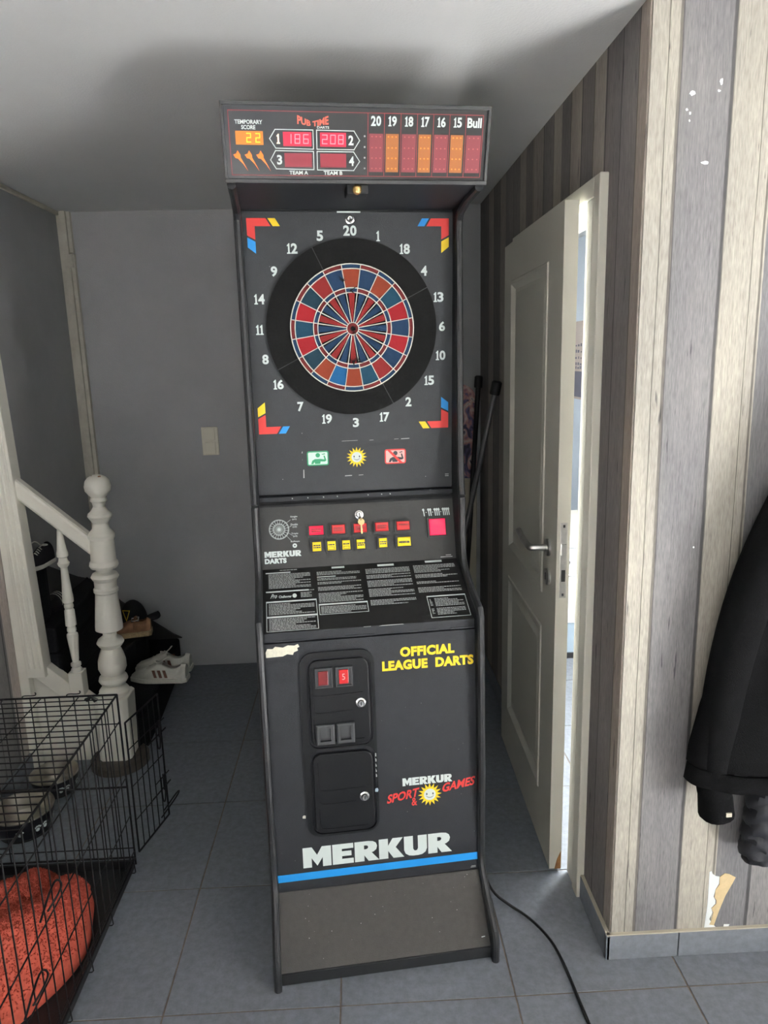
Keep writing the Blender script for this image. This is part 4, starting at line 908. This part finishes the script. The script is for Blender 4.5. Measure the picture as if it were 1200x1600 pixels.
# --- button panel
bp_ = slab('button_panel', 'btn', -.2835, .2835, .0, .178, -.012, 0, 'panel_button', dm)
slab('top_edge', 'btn', -.2835, .2835, .1775, .1845, -.012, -.004, 'cabinet_black', bp_)
def button(u0, u1, t0, t1, cap, lines=1, word=None, mark=None):
    b = .0046; m = MB()
    m.hexa([PP('btn', *q, 0) for q in ((u0, t0), (u1, t0), (u1, t1), (u0, t1))], [PP('btn', *q, .0075) for q in ((u0, t0), (u1, t0), (u1, t1), (u0, t1))], 0)
    a = [(u0+b, t0+b), (u1-b, t0+b), (u1-b, t1-b), (u0+b, t1-b)]; c = [(u0+b+.0015, t0+b+.0015), (u1-b-.0015, t0+b+.0015), (u1-b-.0015, t1-b-.0015), (u0+b+.0015, t1-b-.0015)]
    m.hexa([PP('btn', *q, .007) for q in a], [PP('btn', *q, .0090) for q in a], 1); m.hexa([PP('btn', *q, .0089) for q in a], [PP('btn', *q, .0105) for q in c], 1)
    w_ = u1-u0; cu = (u0+u1)/2; mid = (t0+t1)/2
    if not word:
        for k in range(lines):
            tt = mid+.003-.006*k; x = cu-w_*.28
            while x < cu+w_*.26:
                L = random.uniform(.003, .007); m.add([PP('btn', q[0], q[1], .0109) for q in ((x, tt-.0018), (x+L, tt-.0018), (x+L, tt+.0018), (x, tt+.0018))], [(0, 1, 2, 3)], 2); x += L+.001
    if mark:
        for a in ((u0+.008, t0+.0065, u1-.008, t0+.0075), (u0+.008, mid-.004, u1-.008, mid-.003), (u0+.008, t0+.0065, u0+.009, mid-.003), (u1-.009, t0+.0065, u1-.008, mid-.003)):
            m.add([PP('btn', q[0], q[1], .0109) for q in ((a[0], a[1]), (a[2], a[1]), (a[2], a[3]), (a[0], a[3]))], [(0, 1, 2, 3)], 2)
    o = obj('push_button', m, ['button_bezel', cap, 'print_dark' if 'yellow' in cap else 'cap_print'], bp_)
    return o
RB = [(-.150, -.100), (-.085, -.037), (-.021, .026), (.042, .090), (.105, .153)]
for k, (a, b) in enumerate(RB): button(a, b, .087, .122, 'cap_red_lit' if k == 0 else 'cap_red', 2 if k != 4 else 1)
YB_ = [(-.143, -.109), (-.100, -.067), (-.057, -.025), (-.015, .018), (.050, .083), (.105, .153)]
for k, (a, b) in enumerate(YB_): button(a, b, .040, .0755, 'cap_yellow', 2 if k in (0, 3, 4) else 1, word=(k == 5), mark=(k in (1, 2)))
place('wordmark', MERK, 'btn', (.113, .145, .053, .059), 'print_dark', bp_, h=.0112)
button(.202, .260, .066, .124, 'cap_pink', 0)
def dart_glyph(u, t):
    return decal('dart_symbol', 'btn', [(u-.0005, t), (u+.0027, t+.0006), (u+.0048, t-.004), (u+.0036, t-.007), (u+.0050, t-.022), (u+.0020, t-.022), (u+.0006, t-.008), (u-.0025, t-.003)], 'print_white', bp_)
for u in (.192, .207, .213, .226, .232, .238, .251, .2565, .262, .2675): dart_glyph(u, .151)
for u in (.200, .2195, .244): decal('dash', 'btn', [(u, .139), (u+.003, .139), (u+.003, .141), (u, .141)], 'print_white', bp_)
# printed dartboard diagram
dg_ = MB()
def ringp(r0, r1, n=40): 
    vs = []; 
    for k in range(n): a = 2*math.pi*k/n; vs += [PP('btn', -.231+r0*math.cos(a), .113+r0*math.sin(a), .0008), PP('btn', -.231+r1*math.cos(a), .113+r1*math.sin(a), .0008)]
    dg_.add(vs, [(2*k, 2*k+1, (2*k+3) % (2*n), (2*k+2) % (2*n)) for k in range(n)])
ringp(.0275, .0287); ringp(.0255, .0263); ringp(.0165, .0175); ringp(.0145, .0152); ringp(.0008, .003)
for k in range(20):
    a = math.pi*2*(k+.5)/20; d = Vector((math.cos(a), math.sin(a))); n_ = Vector((-d.y, d.x))*.00045
    dg_.add([PP('btn', -.231+q.x, .113+q.y, .0008) for q in (d*.003-n_, d*.0287-n_, d*.0287+n_, d*.003+n_)], [(0, 1, 2, 3)])
for (x0, y0, x1, y1) in ((-.210, .130, -.197, .139), (-.203, .118, -.195, .121), (-.204, .101, -.193, .093), (-.211, .094, -.198, .079)):
    dg_.add([PP('btn', a, b, .0008) for a, b in ((x0, y0), (x1, y1), (x1, y1+.0009), (x0, y0+.0009))], [(0, 1, 2, 3)])
obj('dartboard_diagram', dg_, 'print_white', bp_, recalc=False)
for s, t in (('Single\n(x1)', .146), ('Double\n(x2)', .124), ('Triple\n(x3)', .097)):
    text('lettering', s.split('\n')[0], 'btn', (-.197, -.177, t-.001, t+.0045), 'print_white', bp_, .01); text('lettering', s.split('\n')[1], 'btn', (-.192, -.180, t-.0085, t-.003), 'print_white', bp_, .01)
text('lettering', 'Bullseye', 'btn', (-.199, -.174, .0735, .079), 'print_white', bp_, .01)
decal('bull_mark', 'btn', [(-.1885+.0065*math.cos(k*.4189), .0645+.0065*math.sin(k*.4189)) for k in range(15)], 'print_white', bp_); decal('bull_mark', 'btn', [(-.1885+.0022*math.cos(k*.6283), .0645+.0022*math.sin(k*.6283)) for k in range(10)], 'print_dark', bp_, h=.0012)
place('wordmark', MERK, 'btn', (-.276, -.171, .034, .051), 'print_white', bp_)
text('lettering', 'DARTS', 'btn', (-.276, -.214, .016, .031), 'print_white', bp_, .065)
for a, b, t in ((.252, .268, .010), (.236, .272, .005)): decal('small_print', 'btn', [(a, t), (b, t), (b, t+.002), (a, t+.002)], 'scuff', bp_)
lock('btn', .002, .144, .009, .0, bp_)
def key():
    m = MB(); c = (.006, .122); pts = [(c[0]+.0095*math.cos(2*math.pi*k/18), c[1]+.0095*math.sin(2*math.pi*k/18)) for k in range(18) if not (14 <= k <= 16)]
    out = [(.0035, .113), (.0035, .091), (.0045, .087), (.008, .087), (.009, .092), (.008, .096), (.009, .100), (.008, .105), (.0085, .113)]
    ring = [(c[0]+.0095*math.cos(a), c[1]+.0095*math.sin(a)) for a in [math.radians(-60+300*k/16) for k in range(17)]]
    allp = ring+out; m.hexa([PP('btn', u, t, .0125) for u, t in allp], [PP('btn', u, t, .0145) for u, t in allp])
    o = obj('key', m, 'brass', bp_, smooth=True)
    obj('key_ring', MB().tube([PP('btn', .003+.006*math.cos(a), .133+.006*math.sin(a), .0135) for a in [2*math.pi*k/16 for k in range(16)]], .0009, 6, closed=True), 'chrome', bp_, smooth=True)
    decal('key_hole', 'btn', [(.005+.0018*math.cos(k*.7), .128+.0018*math.sin(k*.7)) for k in range(9)], 'dark_slot', bp_, h=.015)
key()
# --- ledge between lower and upper cabinet
slab('ledge', 'dart', -.2835, .2835, -.016, -.002, -.012, .010, 'panel_front', dm, bevel=.002)
for u in (-.19, -.145, -.10, -.06, .03, .07, .095): decal('paint_chip', 'dart', [(u, -.010), (u+.003, -.010), (u+.003, -.007), (u, -.006)], 'scuff', dm.children[-1], h=.0105)
# --- target panel
tp = slab('target_panel', 'dart', -.2835, .2835, .003, .766, -.012, 0, 'panel_target', dm, bevel=.001)
decal('catch_plate', 'dart', [(-.033, .7625), (.030, .7625), (.030, .7665), (-.033, .7665)], 'print_white', tp, h=.0012)
slab('top_gap_fill', 'dart', -.2835, .2835, .7665, .782, -.02, -.006, 'cabinet_black', tp)  # black set-back slab standing in for the shadow gap above the panel
NUM = {'20': (.001, .718), '1': (.077, .704), '18': (.150, .671), '4': (.203, .614), '13': (.244, .544), '6': (.254, .465), '10': (.250, .385), '15': (.217, .316), '2': (.156, .257), '17': (.086, .216), '3': (.003, .203), '19': (-.079, .216), '7': (-.152, .253), '16': (-.210, .316), '8': (-.242, .385), '11': (-.253, .464), '14': (-.249, .544), '9': (-.206, .615), '12': (-.155, .673), '5': (-.080, .705)}
def serif_num(name, s, pan, cu, ct, hh, m, parent, wf_=.62, **k):
    """bold numeral; the ones get slab feet"""
    n = len(s); wd = sum(.40 if c == '1' else wf_ for c in s)*hh; x = cu-wd/2
    mb = MB()
    for c in s:
        w_ = (.40 if c == '1' else wf_)*hh
        if c == '1':
            q = [(.0, .0), (1, .0), (1, .10), (.74, .15), (.74, 1), (.52, 1), (.02, .80), (.06, .70), (.30, .76), (.30, .15), (.0, .10)]
            mb.add([PP(pan, x+a*w_*.92, ct-hh/2+b*hh, .0009) for a, b in q], [tuple(range(len(q)))])
        else:
            v, f = text_geo(c, .035); x0 = min(p[0] for p in v); x1 = max(p[0] for p in v); y0 = min(p[1] for p in v); y1 = max(p[1] for p in v)
            mb.add([PP(pan, x+(p[0]-x0)/(x1-x0)*w_*.94, ct-hh/2+(p[1]-y0)/(y1-y0)*hh, .0009) for p in v], f)
        x += w_
    return obj(name, mb, m, parent, recalc=False)
for s, (u, t) in NUM.items(): serif_num('number', s, 'dart', u, t, .0265, 'print_white', tp, .70)
def corner(su, st, cols):
    # L-shaped corner mark; su/st = which corner; cols: colour of horizontal tip and vertical tip
    U = lambda x: su*x; Tt = lambda y: .464+st*y
    A = [(.272, .285), (.222, .285), (.2095, .265), (.251, .265), (.251, .231), (.272, .242)] if True else None
    hx = [(.217, .285), (.204, .265), (.185, .265), (.1975, .285)]; vx = [(.251, .226), (.251, .196), (.272, .212), (.272, .237)]
    f = lambda P: [(U(x), Tt(y)) for x, y in P]
    decal('corner_mark', 'dart', f(A), 'print_red', tp); decal('corner_mark', 'dart', f(hx), cols[0], tp); decal('corner_mark', 'dart', f(vx), cols[1], tp)
corner(-1, 1, ('print_yellow', 'print_blue')); corner(1, 1, ('print_blue', 'print_yellow')); corner(-1, -1, ('print_blue', 'print_yellow')); corner(1, -1, ('print_yellow', 'print_blue'))
lock('dart', .001, .746, .0085, 0, tp)
# pictogram signs
def picto(u0, u1, t0, t1, edge, bgm, fig, forbid):
    prism('sign', 'dart', rrect(u0, u1, t0, t1, .006, 3), 0, .0008, edge, tp)
    prism('sign_field', 'dart', rrect(u0+.0035, u1-.0035, t0+.0035, t1-.0035, .003, 3), .0006, .0012, bgm, tp)
    cu = (u0+u1)/2; w_ = u1-u0; h_ = t1-t0; F = lambda x, y: (u0+x*w_, t0+y*h_)
    m = MB(); hd = [F(.50+.105*math.cos(2*math.pi*k/16), .72+.155*math.sin(2*math.pi*k/16)) for k in range(16)]
    m.add([PP('dart', u, t, .0016) for u, t in hd], [tuple(range(16))])
    bd = [F(*q) for q in ((.18, .12), (.24, .36), (.36, .46), (.62, .46), (.80, .42), (.76, .68), (.82, .68), (.89, .34), (.82, .27), (.62, .28), (.60, .12), (.36, .12), (.34, .26), (.28, .12))]
    g = curve_geo([bd]); m.add([PP('dart', u, t, .0016) for u, t in g[0]], g[1])
    fl = [F(*q) for q in ((.66, .80), (.72, .74), (.86, .78), (.80, .84), (.74, .80))]; m.add([PP('dart', u, t, .0016) for u, t in fl], [tuple(range(5))])
    obj('sign_figure', m, fig, tp, recalc=False)
    if forbid: decal('sign_bar', 'dart', [F(.12, .93), (F(.26, .93)), F(.84, .08), F(.68, .08)], 'print_red', tp, h=.002)
picto(-.141, -.079, .083, .125, 'print_green', 'print_pale_green', 'print_green', False)
picto(.084, .146, .079, .122, 'print_red', 'print_pink', 'print_dark', True)
sun('dart', .002, .103, .030, tp)
for a, b, c, d in ((-.040, .1505, .006, .152), (.040, .150, .052, .1515), (.112, .1505, .125, .152), (.132, .150, .157, .1525), (-.154, .048, -.1505, .073), (-.1555, .120, -.153, .126), (-.034, .048, -.013, .051), (.006, .049, .020, .051), (-.155, .100, -.154, .104)):
    decal('glue_mark', 'dart', [(a, b), (c, b+.0006), (c, d), (a+.001, d-.0004)], 'scuff', tp)
for _ in range(34):
    u, t = rs.uniform(-.27, .27), rs.uniform(.02, .75)
    if math.hypot(u, t-.463) < .245: continue
    a = rs.uniform(.0005, .0011); decal('puncture', 'dart', [(u-a, t-a), (u+a, t-a), (u+a, t+a), (u-a, t+a)], rs.choice(('dark_slot', 'dark_slot', 'scuff')), tp)
for k in range(2): decal('small_print', 'dart', [(.263, .035+.005*k), (.274, .035+.005*k), (.274, .037+.005*k), (.263, .037+.005*k)], 'scuff', tp)
# --- dartboard
BC = (.0, .463)
db = bpy.data.objects.new('dartboard', None); C.objects.link(db); db.parent = dm
o_ = PP('dart', BC[0], BC[1], 0); tilt = math.atan2(.448-.421, 2.0-1.231)
db.location = o_; db.rotation_euler = (tilt, 0, 0)     # board-local: x right, z up, -y out
def sector(name, r0, r1, a0, a1, y0, y1, m, n=6):
    lo, hi = [], []
    for k in range(n+1):
        a = a0+(a1-a0)*k/n; lo.append((r0*math.cos(a), r0*math.sin(a)))
    for k in range(n, -1, -1):
        a = a0+(a1-a0)*k/n; lo.append((r1*math.cos(a), r1*math.sin(a)))
    return obj(name, MB().hexa([(x, -y0, z) for x, z in lo], [(x, -y1, z) for x, z in lo]), m, db)
seam = [math.radians(a) for a in (27, 116, 207, 298)]
for k in range(4):
    a0 = seam[k]+.003; a1 = (seam[(k+1) % 4] + (2*math.pi if k == 3 else 0))-.003
    sector('catch_ring', .172, .2355, a0, a1, 0, .008, 'seg_black', 28)
for a in seam:
    d = Vector((math.cos(a), math.sin(a))); n_ = Vector((-d.y, d.x))*.0009
    obj('seam_strip', MB().hexa([(p.x, -.001, p.y) for p in (d*.172-n_, d*.2355-n_, d*.2355+n_, d*.172+n_)], [(p.x, -.0083, p.y) for p in (d*.172-n_, d*.2355-n_, d*.2355+n_, d*.172+n_)]), 'coin_bezel', db)
sector('backing_disc', .0005, .1735, 0, 2*math.pi-.0001, 0, .004, 'seg_black', 60)
order = [20, 1, 18, 4, 13, 6, 10, 15, 2, 17, 3, 19, 7, 16, 8, 11, 14, 9, 12, 5]
outer = ['seg_orange', 'seg_navy', 'seg_orange', 'seg_teal', 'seg_bright_red', 'seg_navy', 'seg_bright_red', 'seg_navy', 'seg_red', 'seg_teal', 'seg_orange', 'seg_bright_blue', 'seg_orange', 'seg_dark_teal', 'seg_bright_red', 'seg_teal', 'seg_bright_red', 'seg_dark_teal', 'seg_red', 'seg_navy']
st9 = math.pi/20
for k in range(20):
    ac = math.pi/2-k*math.pi/10; g = lambda r: .0011/r
    red = k % 2 == 0; inner_c = 'seg_red' if red else 'seg_navy'; ring_c = 'seg_navy' if red else 'seg_dull_red'
    for nm, r0, r1, mm in (('single_segment', .110, .1565, outer[k]), ('double_segment', .1595, .1685, ring_c), ('triple_segment', .0975, .1065, ring_c), ('single_segment', .0175, .0945, inner_c)):
        sector(nm, r0, r1, ac-st9+g(r0), ac+st9-g(r0), .004, .0085, mm, 4)
wm = MB()
def wring(r, wd, h=.0115, n=64):
    vs = []
    for k in range(n):
        a = 2*math.pi*k/n
        for rr_, y in ((r-wd, .004), (r-wd*.6, h), (r+wd*.6, h), (r+wd, .004)): vs.append((rr_*math.cos(a), -y, rr_*math.sin(a)))
    wm.add(vs, [(4*k+j, 4*k+j+1, (4*k+j+5) % (4*n), (4*k+j+4) % (4*n)) for k in range(n) for j in range(3)])
for r, wd in ((.1702, .0018), (.158, .0016), (.108, .0016), (.096, .0016), (.0165, .0014)): wring(r, wd)
for k in range(20):
    a = math.pi/2-k*math.pi/10+st9; d = Vector((math.cos(a), math.sin(a))); n_ = Vector((-d.y, d.x)); A_, B_ = d*.0165, d*.1702; q = .0014
    wm.add([(p.x, -y, p.y) for p, y in ((A_-n_*q, .004), (A_-n_*q*.6, .0112), (A_+n_*q*.6, .0112), (A_+n_*q, .004), (B_-n_*q, .004), (B_-n_*q*.6, .0112), (B_+n_*q*.6, .0112), (B_+n_*q, .004))], [(0, 1, 5, 4), (1, 2, 6, 5), (2, 3, 7, 6)])
obj('spider_wire', wm, 'board_wire', db)
sector('bull', .0065, .0152, 0, 2*math.pi-.0001, .004, .009, 'seg_dull_red', 24); sector('bull_centre', .0004, .0062, 0, 2*math.pi-.0001, .004, .0095, 'seg_black', 16)
for cx, cz, n in ((-.022, .125, 5), (-.004, .100, 3), (.0, -.092, 7), (.011, -.091, 4), (.006, -.006, 4)):   # broken dart flights and tips stuck in the board
    m = MB()
    for k in range(n):
        a = rs.uniform(0, 6.28); L = rs.uniform(.008, .020); m.tube([(cx+rs.uniform(-.003, .003), -.006, cz), (cx+L*.5*math.cos(a), -.016, cz+L*.5*math.sin(a)), (cx+L*math.cos(a), -.013, cz+L*math.sin(a))], [.0016, .0011, .0005], 5)
    obj('broken_dart', m, 'rubber', db)
# --- header with score display
HD = [(.190, 2.013), (.146, 2.168), (.40, 2.168), (.40, 2.013)]
hd = obj('header_box', MB().hexa([(-.3035, v, z) for v, z in HD], [(.3035, v, z) for v, z in HD]), 'cabinet_black', dm, bevel=.002)
m = MB()
for a in ((-.3055, -.002, .3055, .007), (-.3055, .154, .3055, .162), (-.3055, .007, -.2985, .154), (.2985, .007, .3055, .154)):
    q = ((a[0], a[1]), (a[2], a[1]), (a[2], a[3]), (a[0], a[3])); m.hexa([PP('hdr', *p, -.014) for p in q], [PP('hdr', *p, .006) for p in q])
obj('header_bezel', m, 'molding', dm, bevel=.0012)
fc = slab('score_panel', 'hdr', -.2985, .2985, .007, .154, -.010, .0, 'face_black', dm)
def lines(name, segs, m, w_=.0011, h=.0006):
    mb = MB()
    for (a, b, c, d) in segs:
        v = Vector((c-a, d-b)); n_ = Vector((-v.y, v.x)).normalized()*w_/2; v = v.normalized()*w_/2
        mb.add([PP('hdr', x, y, h) for x, y in ((a-v.x-n_.x, b-v.y-n_.y), (c+v.x-n_.x, d+v.y-n_.y), (c+v.x+n_.x, d+v.y+n_.y), (a-v.x+n_.x, b-v.y+n_.y))], [(0, 1, 2, 3)])
    return obj(name, mb, m, fc, recalc=False)
u0, u1, t0, t1 = -.289, .2885, .0145, .1435
cols = [.021, .0585, .0965, .1345, .172, .210, .248]
lines('border_line', [(u0, t0, u1, t0), (u1, t0, u1, t1), (u1, t1, u0, t1), (u0, t1, u0, t0)] + [(c, t0, c, t1) for c in cols], 'line_red')
for k, c in enumerate(cols):
    am = k in (1, 3, 5); a, b = c+.003, (cols[k+1] if k < 6 else u1)-.0025
    if am: a += .0008; b -= .002
    slab('column_light', 'hdr', a, b, .0235, .1025, 0, .0006, 'led_column_amber' if am else 'led_column_red', fc)
    mb = MB()
    for tt in (.0965, .074, .0525, .031):
        for q in range(3):
            x = a+(b-a)*(.2+.3*q); mb.add([PP('hdr', x+.0019*math.cos(j*.785), tt+.0015*math.sin(j*.785), .0011) for j in range(8)], [tuple(range(8))])
    obj('led_dots', mb, 'led_dot_amber' if am else 'led_dot_red', fc, recalc=False)
    s = ('20', '19', '18', '17', '16', '15', 'Bull')[k]; cu = (c+(cols[k+1] if k < 6 else u1))/2
    if k < 6: serif_num('lettering', s, 'hdr', cu, .128, .0205, 'print_white', fc, .58)
    else: text('lettering', s, 'hdr', (cu-.017, cu+.017, .1175, .138), 'print_white', fc, .035)
text('lettering', 'TEMPORARY', 'hdr', (-.276, -.215, .117, .1255), 'print_white', fc, .03); text('lettering', 'SCORE', 'hdr', (-.262, -.231, .1065, .115), 'print_white', fc, .03)
slab('score_window', 'hdr', -.276, -.215, .076, .1035, 0, .0006, 'led_amber_panel', fc)
SEG = {'0': 'abcdef', '1': 'bc', '2': 'abged', '3': 'abgcd', '4': 'fgbc', '5': 'afgcd', '6': 'afgedc', '7': 'abc', '8': 'abcdefg', '9': 'abcdfg'}
def seven(ch, u, t, w_, h_, m):
    p = {'a': (0, 1, 1, 1), 'b': (1, .5, 1, 1), 'c': (1, 0, 1, .5), 'd': (0, 0, 1, 0), 'e': (0, 0, 0, .5), 'f': (0, .5, 0, 1), 'g': (0, .5, 1, .5)}
    return lines('digit', [(u+w_*a+.0006*b, t+h_*b, u+w_*c+.0006*d, t+h_*d) for a, b, c, d in [p[x] for x in SEG[ch]]], m, .0019, .0012)
seven('2', -.2515, .0815, .0085, .017, 'led_amber'); seven('2', -.2315, .0815, .0085, .017, 'led_amber')
for k in range(3):
    du = .0255*k; dx = lambda pts: [(a+du, b) for a, b in pts]
    decal('dart_light', 'hdr', dx([(-.2835, .056), (-.277, .058), (-.2735, .0645), (-.268, .056), (-.2675, .050), (-.2585, .034), (-.2525, .0225), (-.2625, .037), (-.2735, .048), (-.279, .049)]), 'led_dart', fc, h=.0008)
def hexbox(pts): return lines('player_frame', [(*pts[i], *pts[(i+1) % 5]) for i in range(5)], 'print_white', .0018)
hexbox([(-.201, .089), (-.188, .1075), (-.1035, .1075), (-.1035, .069), (-.188, .070)]); hexbox([(-.0955, .1075), (-.011, .107), (.002, .088), (-.011, .069), (-.0955, .069)])
hexbox([(-.201, .046), (-.189, .065), (-.1035, .0645), (-.1035, .027), (-.189, .028)]); hexbox([(-.0955, .0645), (-.012, .0645), (.002, .045), (-.012, .026), (-.0955, .0265)])
slab('player_window', 'hdr', -.171, -.1075, .0745, .103, 0, .0006, 'led_red_panel', fc); slab('player_window', 'hdr', -.088, -.029, .0745, .103, 0, .0006, 'led_red_panel', fc)
slab('player_window', 'hdr', -.1695, -.1075, .032, .0605, 0, .0006, 'led_off_red', fc); slab('player_window', 'hdr', -.0885, -.029, .032, .0605, 0, .0006, 'led_off_red', fc)
for s, us in (('186', (-.164, -.1445, -.1255)), ('208', (-.083, -.0645, -.0465))):
    for ch, u in zip(s, us): seven(ch, u, .0805, .0105, .0175, 'led_on_red')
for s, u, t, m_ in (('1', -.1815, .089, 'led_one'), ('2', -.0175, .088, 'print_white'), ('3', -.1805, .0465, 'print_white'), ('4', -.0165, .0455, 'print_white')): serif_num('lettering', s, 'hdr', u, t, .020, m_, fc, .62)
text('lettering', 'TEAM A', 'hdr', (-.160, -.117, .0165, .0245), 'print_white', fc, .03); text('lettering', 'TEAM B', 'hdr', (-.0815, -.038, .0165, .0245), 'print_white', fc, .03)
wv_ = lambda a, b: (a, b*(.55+.45*abs(2*a-1)**1.2)+.22*math.sin(a*math.pi*2+math.pi/2)*.5+.2)
text('lettering', 'PUB TIME', 'hdr', (-.138, -.068, .113, .131), 'pub_red', fc, .04, warp=wv_)
text('lettering', 'DARTS', 'hdr', (-.094, -.067, .1105, .1155), 'print_white', fc, .02)
for t in (.097, .075, .053, .031): decal('indicator_dot', 'hdr', [(.0135+.0021*math.cos(k*.6283), t+.0021*math.sin(k*.6283)) for k in range(10)], 'scuff', fc)
# underside of the header with its lamp
obj('soffit', MB().hexa([(-.284, .178, 2.013), (.284, .178, 2.013), (.284, .446, 2.001), (-.284, .446, 2.001)], [(-.284, .178, 2.03), (.284, .178, 2.03), (.284, .446, 2.03), (-.284, .446, 2.03)]), 'panel_front', dm)
lh = obj('lamp_housing', boxes(((-.028, .190, 1.992), (.024, .245, 2.013))), 'cabinet_black', dm, bevel=.003)
obj('bulb', MB().lathe([(-.004, .002), (-.001, .009), (.006, .012), (.014, .011), (.018, .006)], (-.003, .192, 1.994), 16), 'bulb_gold', lh, smooth=True)
